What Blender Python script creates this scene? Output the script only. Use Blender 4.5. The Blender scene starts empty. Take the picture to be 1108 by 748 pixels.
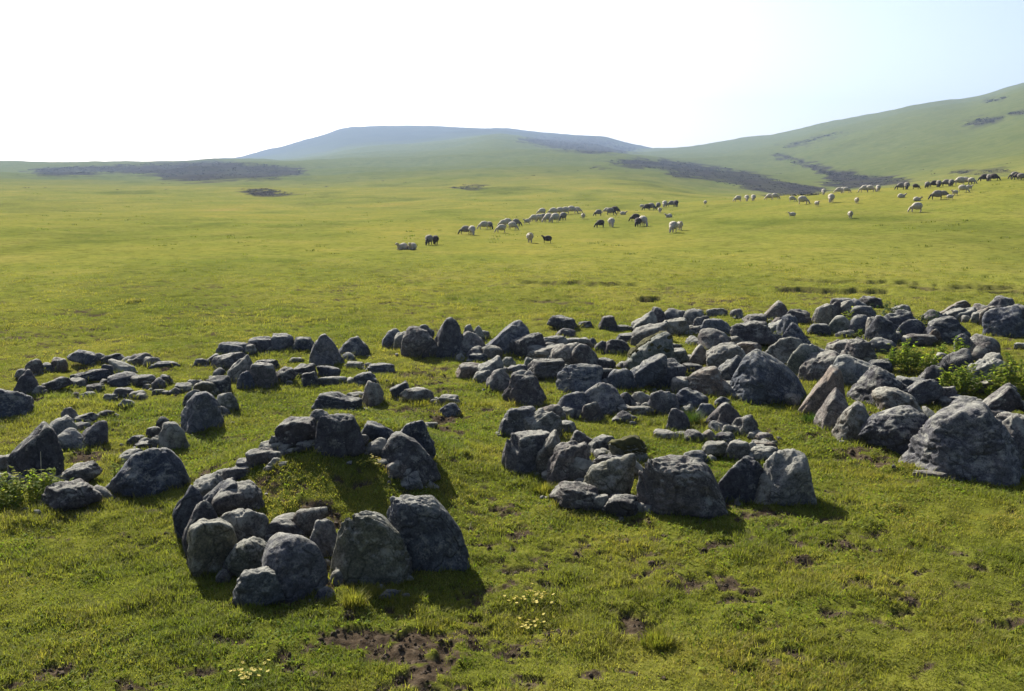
import bpy, math, random
import numpy as np

RNG = np.random.default_rng(7)
random.seed(7)
SC = bpy.context.scene
COL = SC.collection

# ------------------------------------------------------------------ camera
FPX, CX, CY = 1087.0, 554.0, 374.0          # photograph: 1108 x 748
HCAM = 3.2
PITCH = math.radians(9.86)
CP, SP = math.cos(PITCH), math.sin(PITCH)

cam_d = bpy.data.cameras.new("camera")
cam_d.sensor_width = 36.0
cam_d.lens = 36.0 * FPX / 1108.0
cam_d.clip_start, cam_d.clip_end = 0.1, 20000
cam = bpy.data.objects.new("camera", cam_d)
COL.objects.link(cam)
cam.location = (0, 0, HCAM)
cam.rotation_euler = (math.pi / 2 - PITCH, 0, 0)
SC.camera = cam


def ray(x, y):
    """direction through a photograph pixel, y-component positive ahead"""
    x = np.asarray(x, float); y = np.asarray(y, float)
    dx, dy = x - CX, CY - y
    return np.stack([dx, FPX * CP + dy * SP, -FPX * SP + dy * CP], -1)


# ------------------------------------------------------------------ noise
def _h2(i, j, s):
    n = (i.astype(np.int64) * 374761393 + j.astype(np.int64) * 668265263 + s * 974634777) & 0x7fffffff
    n = ((n ^ (n >> 13)) * 1274126177) & 0x7fffffff
    n = (n ^ (n >> 16)) & 0xffff
    return n / 65535.0


def noise2(x, y, s=0):
    x = np.asarray(x, float); y = np.asarray(y, float)
    xi, yi = np.floor(x), np.floor(y)
    fx, fy = x - xi, y - yi
    u = fx * fx * fx * (fx * (fx * 6 - 15) + 10); v = fy * fy * fy * (fy * (fy * 6 - 15) + 10)
    a = _h2(xi, yi, s); b = _h2(xi + 1, yi, s); c = _h2(xi, yi + 1, s); d = _h2(xi + 1, yi + 1, s)
    return (a + (b - a) * u) * (1 - v) + (c + (d - c) * u) * v


def fbm2(x, y, s=0, o=4, g=0.5):
    t = 0; a = 1; n = 0
    for k in range(o):
        t = t + a * noise2(x * 2 ** k + 17.3 * k, y * 2 ** k - 9.1 * k, s + k); n += a; a *= g
    return t / n


def noise3(p, s=0):
    i = np.floor(p); f = p - i
    u = f * f * (3 - 2 * f)
    r = 0
    for dx in (0, 1):
        for dy in (0, 1):
            for dz in (0, 1):
                h = _h2(i[:, 0] + dx + 57 * (i[:, 2] + dz), i[:, 1] + dy + 131 * (i[:, 2] + dz), s)
                r = r + h * (u[:, 0] if dx else 1 - u[:, 0]) * (u[:, 1] if dy else 1 - u[:, 1]) * (u[:, 2] if dz else 1 - u[:, 2])
    return r


def fbm3(p, s=0, o=4, g=0.5):
    t = 0; a = 1; n = 0
    for k in range(o):
        t = t + a * noise3(p * 2 ** k + 31.7 * k, s + k); n += a; a *= g
    return t / n


def sstep(a, b, x):
    t = np.clip((x - a) / (b - a), 0, 1)
    return t * t * (3 - 2 * t)


# ------------------------------------------------------------------ terrain
RR = np.array([62, 100, 125, 160, 220, 300, 400, 550, 750, 1000, 1400, 2000, 3000.])
TAB = {  # image row reached by the ground at each distance, column by column
    -300: [252, 233, 226, 217, 207, 199, 191, 184, 177, 176, 179, 181, 183],
    0:    [252, 233, 226, 217, 207, 198, 190, 183, 178, 179, 181, 182, 183],
    150:  [252, 233, 226, 217, 207, 198, 190, 182, 177, 176, 178, 180, 182],
    250:  [252, 233, 226, 217, 207, 197, 189, 181, 175, 173, 174, 172.5, 178],
    300:  [252, 233, 226, 217, 207, 197, 189, 181, 176, 175, 172, 162, 172],
    345:  [252, 233, 226, 217, 207, 197, 189, 181, 175, 172, 166, 148, 162],
    385:  [252, 233, 225, 216, 206, 196, 187, 179, 172, 167, 158, 139, 155],
    440:  [252, 232, 225, 216, 206, 195, 186, 177, 169, 162, 154, 138, 150],
    490:  [252, 232, 224, 215, 205, 194, 184, 174, 165, 157, 150, 138.5, 150],
    540:  [252, 232, 224, 215, 204, 193, 182, 171, 160, 150, 145, 141, 152],
    590:  [252, 231, 223, 214, 203, 192, 181, 170, 161, 156, 151, 145, 155],
    650:  [252, 230, 222, 213, 202, 191, 181, 172, 165, 161, 156, 149, 160],
    690:  [252, 229, 221, 213, 203, 193, 184, 176, 169, 166, 164, 160, 170],
    720:  [251, 228, 220, 214, 206, 196, 187, 179, 171, 166, 161, 166, 172],
    760:  [250, 225, 217, 214, 211, 201, 191, 181, 171, 164, 158, 166, 174],
    800:  [249, 221, 215, 214, 213, 204, 194, 182, 169, 160, 152, 163, 175],
    845:  [246, 217, 212, 213, 213, 206, 195, 180, 164, 152, 147, 160, 175],
    900:  [243, 212, 208.5, 210, 211, 204, 192, 172, 152, 138, 135, 150, 165],
    950:  [241, 208, 205, 207, 208, 200, 185, 162, 139, 126, 124, 140, 155],
    1000: [239, 204, 201, 203, 204, 192, 175, 150, 126, 115, 114, 130, 145],
    1040: [237, 200, 197, 199, 199, 186, 168, 142, 119, 110, 109, 126, 140],
    1108: [235, 192, 189.5, 191, 190, 175, 153, 125, 100, 92, 90, 105, 120],
    1200: [233, 184, 181, 180, 175, 158, 133, 105, 84, 77, 75, 90, 105],
    1420: [230, 176, 170, 165, 155, 135, 110, 85, 66, 58, 58, 75, 90],
}
_cols = sorted(TAB)
_AZ = np.array([math.atan2(c - CX, FPX * CP + 185 * SP) for c in _cols])
_lr = np.log(np.concatenate([[1, 25, 38], RR]))


def _slope(c, y):
    d = ray(c, y)
    return d[2] / math.hypot(d[0], d[1])


_Z = []
for c in _cols:
    _Z.append([0, 0, -0.08] + [HCAM + r * _slope(c, y) for r, y in zip(RR, TAB[c])])
_Z = np.array(_Z)


def _pchip_slopes(x, y):
    h = np.diff(x); d = np.diff(y, axis=-1) / h
    m = np.zeros_like(y)
    a, b = d[..., :-1], d[..., 1:]
    w1 = 2 * h[1:] + h[:-1]; w2 = h[1:] + 2 * h[:-1]
    with np.errstate(divide='ignore', invalid='ignore'):
        hm = (w1 + w2) / (w1 / a + w2 / b)
    m[..., 1:-1] = np.where(a * b > 0, hm, 0)
    m[..., 0] = d[..., 0]; m[..., -1] = d[..., -1]
    return m


# dense lookup: azimuth x log r
_azg = np.linspace(_AZ[0], _AZ[-1], 700)
_lrg = np.linspace(_lr[0], _lr[-1], 900)


def _herm(x, y, m, q):
    k = np.clip(np.searchsorted(x, q) - 1, 0, len(x) - 2)
    h = x[k + 1] - x[k]; t = (q - x[k]) / h
    return ((1 + 2 * t) * (1 - t) ** 2 * y[..., k] + t * (1 - t) ** 2 * h * m[..., k]
            + t * t * (3 - 2 * t) * y[..., k + 1] + t * t * (t - 1) * h * m[..., k + 1])


_g1 = _herm(_lr, _Z, _pchip_slopes(_lr, _Z), _lrg)                 # cols x lr
_g2 = _herm(_AZ, _g1.T.copy(), _pchip_slopes(_AZ, _g1.T.copy()), _azg)   # lr x az


def base_z(x, y):
    r = np.hypot(x, y); az = np.arctan2(x, np.maximum(y, -1e9))
    u = np.clip((az - _azg[0]) / (_azg[1] - _azg[0]), 0, len(_azg) - 1.001)
    v = np.clip((np.log(np.maximum(r, 1.0)) - _lrg[0]) / (_lrg[1] - _lrg[0]), 0, len(_lrg) - 1.001)
    i = u.astype(int); j = v.astype(int); fu = u - i; fv = v - j
    return ((_g2[j, i] * (1 - fu) + _g2[j, i + 1] * fu) * (1 - fv)
            + (_g2[j + 1, i] * (1 - fu) + _g2[j + 1, i + 1] * fu) * fv)


# low mounds (x, y, rx, ry, h): grassy mound inside the near ring, soil under the walls
MOUNDS = []
NOTCH = []       # (az0, az1, r, depth)


def rough_z(x, y):
    x = np.asarray(x, float); y = np.asarray(y, float)
    z = base_z(x, y)
    r = np.hypot(x, y)
    # the photographer stands on a little rise
    z = z + 1.6 * (1 - sstep(0.8, 5.2, r))
    if not r.size or r.min() < 60:
      for mx, my, rx, ry, h in MOUNDS:
        z = z + h * np.exp(-(((x - mx) / rx) ** 2 + ((y - my) / ry) ** 2) ** 1.5)
    k = r > 25
    if k.any(): z[k] = _far_z(x[k], y[k], z[k])
    return z


def _far_z(x, y, z):
    r = np.hypot(x, y)
    w = np.clip((r - 25) / 120, 0, 1)
    z = z + w * 0.8 * (fbm2(x / 14, y / 22, 3, 3) - 0.5)
    w2 = sstep(140, 500, r)
    k = w2 > 0
    if k.any():
        xk, yk = x[k], y[k]
        z[k] += w2[k] * (6.5 * (fbm2(xk / 70, yk / 70, 5, 4) - 0.5) + 0.004 * r[k] * (fbm2(xk / 160, yk / 160, 15, 3) - 0.5))
    k = r < 60
    if k.any():
        az = np.arctan2(x[k], y[k]); rk = r[k]; dz = 0
        f1 = fbm2(az * 60, az * 0, 11, 3)
        for a0, a1, rn, dp in NOTCH:
            rl = rn * (1 + 0.04 * (f1 - 0.5))
            ext = sstep(a0, a0 + 0.01, az) * (1 - sstep(a1 - 0.01, a1, az)) * (.6 + .4 * sstep(0.3, 0.55, fbm2(az * 55, az * 0 + rn, 12, 3)))
            t = rk - rl
            dz = dz + dp * ext * np.where(t < 0, np.exp(-(t / 0.9) ** 2), np.exp(-(t / 0.10) ** 2))
        z[k] -= dz
    return z


SPOTS = []       # (x, y, rx, ry, strength) bare soil


def soil_mask(x, y):
    x = np.asarray(x, float); y = np.asarray(y, float)
    out = np.zeros(x.shape); k = np.hypot(x, y) < 40
    if k.any(): out[k] = _soil(x[k], y[k])
    return out


def _soil(x, y):
    r = np.hypot(x, y)
    s = fbm2(x * 0.7, y * 0.7, 21, 3)
    f = fbm2(x * 3.4, y * 4.6, 22, 3)
    g = fbm2(x * 11, y * 14, 24, 3)
    base = 0.36 * s + 0.52 * f + 0.5 * g
    add = 0
    for sx, sy, rx, ry, st in SPOTS:
        add = add + st * np.exp(-(((x - sx) / rx) ** 2 + ((y - sy) / ry) ** 2))
    m = sstep(0.815, 0.90, base + 0.5 * add)
    return m * (1 - sstep(22, 40, r))


def notch_mask(x, y):
    out = np.zeros(x.shape); k = (np.hypot(x, y) < 60) & (np.hypot(x, y) > 15)
    az = np.arctan2(x[k], y[k]); rk = np.hypot(x[k], y[k]); m = np.zeros(rk.shape)
    f1 = fbm2(az * 60, az * 0, 11, 3); f2 = fbm2(x[k] * 2, y[k] * 2, 13, 3)
    for a0, a1, rn, dp in NOTCH:
        rl = rn * (1 + 0.04 * (f1 - 0.5))
        ext = sstep(a0, a0 + 0.01, az) * (1 - sstep(a1 - 0.01, a1, az)) * (.6 + .4 * sstep(0.3, 0.55, fbm2(az * 55, az * 0 + rn, 12, 3)))
        m = np.maximum(m, ext * min(1, dp * 4.5) * np.exp(-((rk - rl + .08) / (.14 + .5 * f2)) ** 2))
    out[k] = sstep(.25, .9, m) * .85
    return out


def full_z(x, y):
    x = np.asarray(x, float); y = np.asarray(y, float)
    z = rough_z(x, y); k = np.hypot(x, y) < 60
    if k.any(): z[k] = _near_z(x[k], y[k], z[k])
    return z


def _near_z(x, y, z):
    r = np.hypot(x, y)
    near = 1 - sstep(25, 60, r)
    z = z + near * (0.07 * (fbm2(x * 0.9, y * 0.9, 31, 3) - 0.5) + 0.075 * (fbm2(x * 3.2, y * 3.2, 33, 3) - 0.5)
                    + 0.05 * np.maximum(fbm2(x * 5.5, y * 5.5, 35, 2) - 0.5, 0))
    sm = soil_mask(x, y)
    z = z + sm * (0.085 * (fbm2(x * 9, y * 9, 37, 3) - 0.5) - 0.02)
    return z


def hit(xp, yp, zf=None, t0=3.0, t1=2600.0, n=900):
    """where the sight line through a photograph pixel meets the ground (vectorised)"""
    zf = zf or rough_z
    xp = np.atleast_1d(np.asarray(xp, float)); yp = np.atleast_1d(np.asarray(yp, float))
    d = ray(xp, yp); d = d / np.hypot(d[:, 0], d[:, 1])[:, None]
    ts = np.exp(np.linspace(math.log(t0), math.log(t1), n))
    lo = np.full(len(xp), np.nan); hi = np.full(len(xp), np.nan)
    open_ = np.ones(len(xp), bool); pt = t0
    for t in ts:
        below = (HCAM + t * d[:, 2]) < zf(t * d[:, 0], t * d[:, 1])
        new = open_ & below
        lo[new] = pt; hi[new] = t
        open_ &= ~below
        pt = t
        if not open_.any(): break
    for _ in range(22):
        m = np.nan_to_num((lo + hi) / 2, nan=1.0)
        b = (HCAM + m * d[:, 2]) < zf(m * d[:, 0], m * d[:, 1])
        hi = np.where(b, m, hi); lo = np.where(b, lo, m)
    hi[open_] = np.nan
    return np.stack([hi * d[:, 0], hi * d[:, 1], HCAM + hi * d[:, 2]], -1)


def at(x, y):
    return hit([x], [y], n=500, t1=900)[0]


_m = at(345, 545); MOUNDS.append((_m[0], _m[1] + 0.95, 1.10, 1.65, 0.52))
_m = at(720, 520); MOUNDS.append((_m[0], _m[1] + 0.9, 1.2, 1.0, 0.05))
for x0, x1, yy, dp in [(555, 650, 327, .2), (686, 722, 321, .17), (838, 968, 313, .22), (980, 1130, 311, .2),
                       (850, 1130, 306, .12), (190, 300, 371, .14), (20, 140, 352, .1), (380, 520, 336, .1),
                       (560, 700, 305, .12), (60, 330, 345, .1)]:
    p = at((x0 + x1) / 2, yy)
    a0 = math.atan2(x0 - CX, FPX * CP + (CY - yy) * SP); a1 = math.atan2(x1 - CX, FPX * CP + (CY - yy) * SP)
    NOTCH.append((a0, a1, math.hypot(p[0], p[1]), dp))
for x, y, wx, st in [(505, 692, 50, .40), (470, 712, 55, .34), (400, 690, 60, .30), (460, 738, 45, .34), (545, 690, 40, .2), (690, 672, 45, .3), (700, 690, 25, .2),
                     (720, 630, 50, .2), (345, 560, 40, .34), (370, 515, 40, .24), (330, 535, 30, .2),
                     (125, 490, 34, .35), (110, 478, 30, .3), (95, 500, 24, .25), (180, 605, 30, .24), (165, 640, 26, .26),
                     (100, 640, 24, .2), (120, 700, 22, .2), (30, 735, 24, .24), (215, 715, 26, .2), (240, 690, 24, .2),
                     (940, 495, 60, .3), (880, 470, 40, .2), (1000, 520, 40, .3), (500, 425, 40, .25), (520, 440, 30, .2),
                     (470, 450, 40, .26), (385, 395, 30, .2), (190, 425, 26, .22), (205, 440, 24, .25), (450, 400, 50, .18),
                     (265, 475, 24, .2), (560, 575, 24, .22), 
                     (640, 730, 30, .22), (340, 700, 30, .2), (575, 735, 30, .22)]:
    p = at(x, y); s = math.hypot(p[0], p[1]) / FPX
    SPOTS.append((p[0], p[1], wx * s, wx * s * 0.75, st))

# heather and shrub patches on the slopes, as image polygons thrown on the ground
HEATH = [
    [(28, 184), (60, 181), (120, 178.5), (180, 176), (240, 175), (290, 178), (325, 182), (330, 188), (300, 193), (230, 196), (180, 195), (172, 190), (120, 187), (70, 190), (40, 189)],
    [(262, 205), (290, 204), (320, 210), (300, 213), (275, 212)],
    [(565, 148.5), (610, 148.0), (648, 150.5), (692, 162), (672, 165.5), (640, 166), (600, 161), (575, 156)],
    [(660, 174), (700, 172), (750, 176), (800, 184), (850, 196), (900, 206), (880, 212), (850, 212), (800, 203), (760, 194), (725, 191), (726, 185), (690, 180), (662, 178)],
    [(836, 166), (850, 167), (885, 180), (942, 190), (930, 192.5), (895, 190), (868, 180), (840, 170)],
    [(1045, 132), (1060, 128), (1087, 125.5), (1085, 130), (1065, 134), (1046, 136)],
    [(1065, 109), (1088, 104), (1090, 106), (1068, 111.5)],
    [(1090, 122), (1112, 119), (1112, 123), (1092, 125)],
    [(845, 158), (880, 150), (905, 143), (907, 145), (880, 153), (850, 161)],
    [(900, 190), (960, 191), (985, 194), (960, 200), (915, 204), (890, 200)],
    [(1030, 186), (1048, 184), (1050, 187), (1032, 189)],
    [(1055, 186), (1090, 183), (1092, 186), (1056, 188)],
    [(490, 202), (520, 201), (524, 203), (505, 205), (490, 204)],
    [(640, 181), (652, 181), (652, 183), (640, 183)],
]


def in_poly(x, y, poly):
    c = np.zeros(np.shape(x), bool)
    n = len(poly)
    for i in range(n):
        x0, y0 = poly[i]; x1, y1 = poly[(i + 1) % n]
        if y0 == y1: continue
        k = (y0 > y) != (y1 > y)
        c ^= k & (x < (x1 - x0) * (y - y0) / (y1 - y0) + x0)
    return c


def to_px(x, y, z):
    dz = z - HCAM
    fwd = y * CP - dz * SP; up = y * SP + dz * CP
    fwd = np.where(fwd < 0.1, np.nan, fwd)
    return CX + FPX * x / fwd, CY - FPX * up / fwd
HAZE_D, SKY_S, SUN_S, EXPO = 0.00036, 0.076, 5.0, 1.6
# ------------------------------------------------------------------ materials
def mat(name):
    m = bpy.data.materials.new(name); m.use_nodes = True
    nt = m.node_tree
    for n in list(nt.nodes): nt.nodes.remove(n)
    return m, nt


def N(nt, t, **kw):
    n = nt.nodes.new(t)
    for k, v in kw.items():
        if k.startswith('i_'):
            n.inputs[k[2:].replace('_', ' ')].default_value = v
        else:
            setattr(n, k, v)
    return n


def ramp(nt, src, stops):
    r = nt.nodes.new('ShaderNodeValToRGB')
    e = r.color_ramp.elements
    while len(e) < len(stops): e.new(0.5)
    for k, (p, c) in enumerate(stops):
        e[k].position = p; e[k].color = (*c, 1) if len(c) == 3 else c
    nt.links.new(src, r.inputs[0])
    return r.outputs[0]


def mix(nt, f, a, b, mode='MIX'):
    m = nt.nodes.new('ShaderNodeMix'); m.data_type = 'RGBA'; m.blend_type = mode
    L = nt.links.new
    if isinstance(f, (int, float)): m.inputs[0].default_value = f
    else: L(f, m.inputs[0])
    for k, v in ((6, a), (7, b)):
        if isinstance(v, tuple): m.inputs[k].default_value = (*v, 1)
        else: L(v, m.inputs[k])
    return m.outputs[2]


def tex_noise(nt, vec, scale, detail=4, rough=0.55, dist=0):
    n = nt.nodes.new('ShaderNodeTexNoise')
    n.inputs['Scale'].default_value = scale; n.inputs['Detail'].default_value = detail
    n.inputs['Roughness'].default_value = rough; n.inputs['Distortion'].default_value = dist
    nt.links.new(vec, n.inputs['Vector'])
    return n.outputs['Fac']


def finish(nt, color, rough=0.9, bump=None, trans=None, spec=0.2):
    L = nt.links.new
    b = nt.nodes.new('ShaderNodeBsdfPrincipled')
    b.inputs['Roughness'].default_value = rough
    b.inputs['Specular IOR Level'].default_value = spec
    if isinstance(color, tuple): b.inputs['Base Color'].default_value = (*color, 1)
    else: L(color, b.inputs['Base Color'])
    if bump is not None:
        for (h, st, di) in bump:
            bn = nt.nodes.new('ShaderNodeBump'); bn.inputs['Strength'].default_value = st; bn.inputs['Distance'].default_value = di
            L(h, bn.inputs['Height'])
            if b.inputs['Normal'].is_linked:
                L(b.inputs['Normal'].links[0].from_socket, bn.inputs['Normal'])
            L(bn.outputs[0], b.inputs['Normal'])
    o = nt.nodes.new('ShaderNodeOutputMaterial')
    if trans:
        fac, tc = trans
        t = nt.nodes.new('ShaderNodeBsdfTranslucent')
        if isinstance(tc, tuple): t.inputs[0].default_value = (*tc, 1)
        else: L(tc, t.inputs[0])
        ms = nt.nodes.new('ShaderNodeMixShader'); ms.inputs[0].default_value = fac
        L(b.outputs[0], ms.inputs[1]); L(t.outputs[0], ms.inputs[2]); L(ms.outputs[0], o.inputs[0])
    else:
        L(b.outputs[0], o.inputs[0])


def attr(nt, name):
    a = nt.nodes.new('ShaderNodeAttribute'); a.attribute_name = name
    return a.outputs['Fac']


def mat_ground():
    m, nt = mat("meadow turf")
    pos = N(nt, 'ShaderNodeNewGeometry').outputs['Position']
    big = tex_noise(nt, pos, 0.028, 4, 0.6)
    mid = tex_noise(nt, pos, 0.22, 5, 0.65)
    fine = tex_noise(nt, pos, 2.3, 5, 0.7)
    tiny = tex_noise(nt, pos, 17, 4, 0.7)
    c1 = ramp(nt, mid, [(0.3, (0.106, 0.124, 0.022)), (0.5, (0.150, 0.156, 0.028)), (0.7, (0.200, 0.180, 0.046))])
    c2 = ramp(nt, big, [(0.35, (0.104, 0.124, 0.026)), (0.65, (0.182, 0.164, 0.042))])
    c = mix(nt, 0.45, c1, c2)
    dk = ramp(nt, fine, [(0.30, (0.45, 0.47, 0.42)), (0.52, (1, 1, 1)), (0.75, (1.18, 1.12, 0.95))])
    c = mix(nt, 0.85, c, dk, 'MULTIPLY')
    dk2 = ramp(nt, tiny, [(0.3, (0.55, 0.55, 0.5)), (0.55, (1, 1, 1)), (0.8, (1.25, 1.2, 1.1))])
    c = mix(nt, 0.7, c, dk2, 'MULTIPLY')
    mp = N(nt, 'ShaderNodeMapping'); mp.inputs['Scale'].default_value = (1.0, 0.55, 0.0); nt.links.new(pos, mp.inputs[0])
    band = ramp(nt, tex_noise(nt, mp.outputs[0], 0.05, 5, 0.65, 0.6), [(0.32, (0.50, 0.58, 0.55)), (0.48, (0.95, 0.97, 0.95)), (0.60, (1.1, 1.03, 1.0)), (0.72, (1.18, 0.98, 1.25))])
    c = mix(nt, 0.9, c, band, 'MULTIPLY')
    c = mix(nt, attr(nt, 'near'), c, mix(nt, 1.0, c, (0.74, 0.74, 0.62), 'MULTIPLY'))  # turf darkened beneath the blades, shade of the gaps put into its colour
    soil = ramp(nt, tiny, [(0.25, (0.018, 0.013, 0.009)), (0.55, (0.052, 0.039, 0.026)), (0.8, (0.12, 0.095, 0.066))])
    c = mix(nt, attr(nt, 'soil'), c, soil)
    hill = ramp(nt, mid, [(0.3, (0.052, 0.070, 0.020)), (0.7, (0.092, 0.102, 0.032))])
    c = mix(nt, attr(nt, 'upland'), c, hill)
    moor = ramp(nt, big, [(0.3, (0.022, 0.028, 0.020)), (0.7, (0.036, 0.042, 0.026))])
    c = mix(nt, attr(nt, 'moor'), c, moor)
    hn = tex_noise(nt, pos, 0.35, 4, 0.7)
    heath = ramp(nt, hn, [(0.3, (0.018, 0.015, 0.017)), (0.7, (0.034, 0.03, 0.026))])
    c = mix(nt, attr(nt, 'heath'), c, heath)
    finish(nt, c, 1.0, [(tiny, 0.5, 0.03), (fine, 0.35, 0.12)], spec=0.0)
    return m


def mat_blades(name, lo, mid_, hi, fac=0.45):
    m, nt = mat(name)
    c = ramp(nt, attr(nt, 'rnd'), [(0.0, lo), (0.5, mid_), (0.93, hi), (1.0, (0.19, 0.16, 0.085))])
    pos = N(nt, 'ShaderNodeNewGeometry').outputs['Position']
    pn = ramp(nt, tex_noise(nt, pos, 0.7, 4, 0.6), [(0.35, (0.80, 0.92, 0.75)), (0.65, (1.2, 1.06, 1.1))])
    c = mix(nt, 1.0, c, pn, 'MULTIPLY')
    bright = mix(nt, 1.0, c, (1.35, 1.45, 0.75), 'MULTIPLY')
    finish(nt, c, 0.75, None, (fac, bright), spec=0.1)
    return m


def mat_rock():
    m, nt = mat("weathered basalt with lichen")
    L = nt.links.new
    tc = N(nt, 'ShaderNodeTexCoord').outputs['Object']
    oi = N(nt, 'ShaderNodeObjectInfo')
    add = N(nt, 'ShaderNodeVectorMath', operation='ADD')
    sc = N(nt, 'ShaderNodeMath', operation='MULTIPLY'); sc.inputs[1].default_value = 57.0
    L(oi.outputs['Random'], sc.inputs[0]); L(tc, add.inputs[0]); L(sc.outputs[0], add.inputs[1])
    v = add.outputs[0]
    n1 = tex_noise(nt, v, 5.5, 7, 0.7); n2 = tex_noise(nt, v, 14, 6, 0.7, 0.4); n3 = tex_noise(nt, v, 60, 4, 0.7)
    c = ramp(nt, n2, [(0.28, (0.024, 0.024, 0.026)), (0.5, (0.082, 0.080, 0.081)), (0.75, (0.17, 0.166, 0.155))])
    c = mix(nt, 1.0, c, oi.outputs['Color'], 'MULTIPLY')
    grit = ramp(nt, n3, [(0.34, (0.62, 0.62, 0.63)), (0.5, (1, 1, 1)), (0.66, (1.5, 1.48, 1.4))])
    c = mix(nt, 0.9, c, grit, 'MULTIPLY')
    # lichen: pale crust, extra on upward faces to paint in sunlit tops
    geo = N(nt, 'ShaderNodeNewGeometry')
    sx = N(nt, 'ShaderNodeSeparateXYZ'); L(geo.outputs['Normal'], sx.inputs[0])
    up = N(nt, 'ShaderNodeMapRange'); up.inputs[1].default_value = -0.3; up.inputs[2].default_value = 1.0
    up.inputs[3].default_value = -0.12; up.inputs[4].default_value = 0.20; L(sx.outputs[2], up.inputs[0])
    s = N(nt, 'ShaderNodeMath', operation='ADD'); L(n1, s.inputs[0]); L(up.outputs[0], s.inputs[1])
    s2 = N(nt, 'ShaderNodeMath', operation='ADD'); L(s.outputs[0], s2.inputs[0]); L(oi.outputs['Alpha'], s2.inputs[1])
    s3 = N(nt, 'ShaderNodeMath', operation='MULTIPLY_ADD'); L(n3, s3.inputs[0]); s3.inputs[1].default_value = 0.35; L(s2.outputs[0], s3.inputs[2])
    lf = ramp(nt, s3.outputs[0], [(0.74, (0, 0, 0)), (0.92, (1, 1, 1))])
    lc = ramp(nt, n2, [(0.3, (0.15, 0.15, 0.125)), (0.7, (0.33, 0.32, 0.27))])
    lf = mix(nt, 1.0, lf, (0.8, 0.8, 0.8), 'MULTIPLY')
    c = mix(nt, lf, c, lc)
    vor = N(nt, 'ShaderNodeTexVoronoi'); vor.inputs['Scale'].default_value = 16; L(v, vor.inputs['Vector'])
    sp = ramp(nt, vor.outputs['Distance'], [(0.10, (1, 1, 1)), (0.20, (0, 0, 0))])
    spm = mix(nt, 1.0, sp, ramp(nt, n1, [(0.5, (0, 0, 0)), (0.6, (1, 1, 1))]), 'MULTIPLY')
    c = mix(nt, spm, c, (0.26, 0.26, 0.23))
    dv = N(nt, 'ShaderNodeVectorMath', operation='ADD'); L(v, dv.inputs[0])
    nv = N(nt, 'ShaderNodeTexNoise'); nv.inputs['Scale'].default_value = 3.0; L(v, nv.inputs['Vector'])
    nm = N(nt, 'ShaderNodeVectorMath', operation='SCALE'); nm.inputs['Scale'].default_value = 0.55; L(nv.outputs['Color'], nm.inputs[0]); L(nm.outputs[0], dv.inputs[1])
    vc = N(nt, 'ShaderNodeTexVoronoi'); vc.feature = 'DISTANCE_TO_EDGE'; vc.inputs['Scale'].default_value = 2.1; L(dv.outputs[0], vc.inputs['Vector'])
    crack = ramp(nt, vc.outputs['Distance'], [(0.0, (0, 0, 0)), (0.035, (1, 1, 1))])
    ck = mix(nt, ramp(nt, n2, [(0.42, (0, 0, 0)), (0.55, (1, 1, 1))]), (1.0, 1.0, 1.0), crack)
    c = mix(nt, 0.7, c, ck, 'MULTIPLY')
    finish(nt, c, 0.92, [(ck, 0.6, 0.02), (n3, 0.8, 0.016), (n2, 0.75, 0.035)], spec=0.15)
    return m


def mat_simple(name, c0, c1, scale=20, rough=0.9, trans=None):
    m, nt = mat(name)
    tc = N(nt, 'ShaderNodeTexCoord').outputs['Object']
    n = tex_noise(nt, tc, scale, 4, 0.6)
    c = ramp(nt, n, [(0.3, c0), (0.7, c1)])
    finish(nt, c, rough, [(n, 0.4, 0.02)], (trans, c) if trans else None)
    return m


M_GROUND = mat_ground()
M_GRASS = mat_blades("grass blades", (0.084, 0.100, 0.018), (0.150, 0.158, 0.028), (0.225, 0.202, 0.050))
M_LEAF = mat_blades("broad leaves", (0.09, 0.14, 0.015), (0.17, 0.22, 0.024), (0.28, 0.28, 0.045), 0.6)
M_FERN = mat_blades("dark leaves", (0.018, 0.04, 0.01), (0.032, 0.06, 0.014), (0.055, 0.085, 0.02), 0.4)
M_HEATH = mat_blades("heather twigs", (0.018, 0.016, 0.016), (0.026, 0.023, 0.02), (0.036, 0.034, 0.024), 0.05)
M_ROCK = mat_rock()
M_MOSS = mat_simple("moss", (0.022, 0.024, 0.008), (0.075, 0.068, 0.02), 30, 1.0)
M_EARTH = mat_simple("crumbly earth", (0.022, 0.015, 0.009), (0.085, 0.060, 0.036), 30, 1.0)
M_CLOVER = mat_blades("clover leaves", (0.075, 0.11, 0.014), (0.12, 0.155, 0.02), (0.17, 0.19, 0.032), 0.45)
M_STEM = mat_simple("plant stem", (0.09, 0.11, 0.03), (0.16, 0.16, 0.05))
M_STRAW = mat_simple("dry straw", (0.45, 0.40, 0.26), (0.6, 0.54, 0.38))
M_PETAL = mat_simple("yellow petals", (0.42, 0.34, 0.03), (0.5, 0.42, 0.06), 20, 0.6, 0.3)
M_FLEECE = {'w': mat_simple("cream fleece", (0.30, 0.265, 0.20), (0.44, 0.40, 0.32), 8),
            'g': mat_simple("grey fleece", (0.13, 0.115, 0.095), (0.23, 0.20, 0.165), 8),
            'd': mat_simple("dark brown fleece", (0.035, 0.026, 0.02), (0.075, 0.055, 0.042), 8)}
M_SKIN = {'w': mat_simple("pale sheep face", (0.30, 0.25, 0.19), (0.45, 0.38, 0.3)),
          'g': mat_simple("dark sheep face", (0.03, 0.025, 0.02), (0.06, 0.05, 0.04)),
          'd': mat_simple("black sheep face", (0.015, 0.012, 0.01), (0.035, 0.028, 0.022))}


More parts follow.
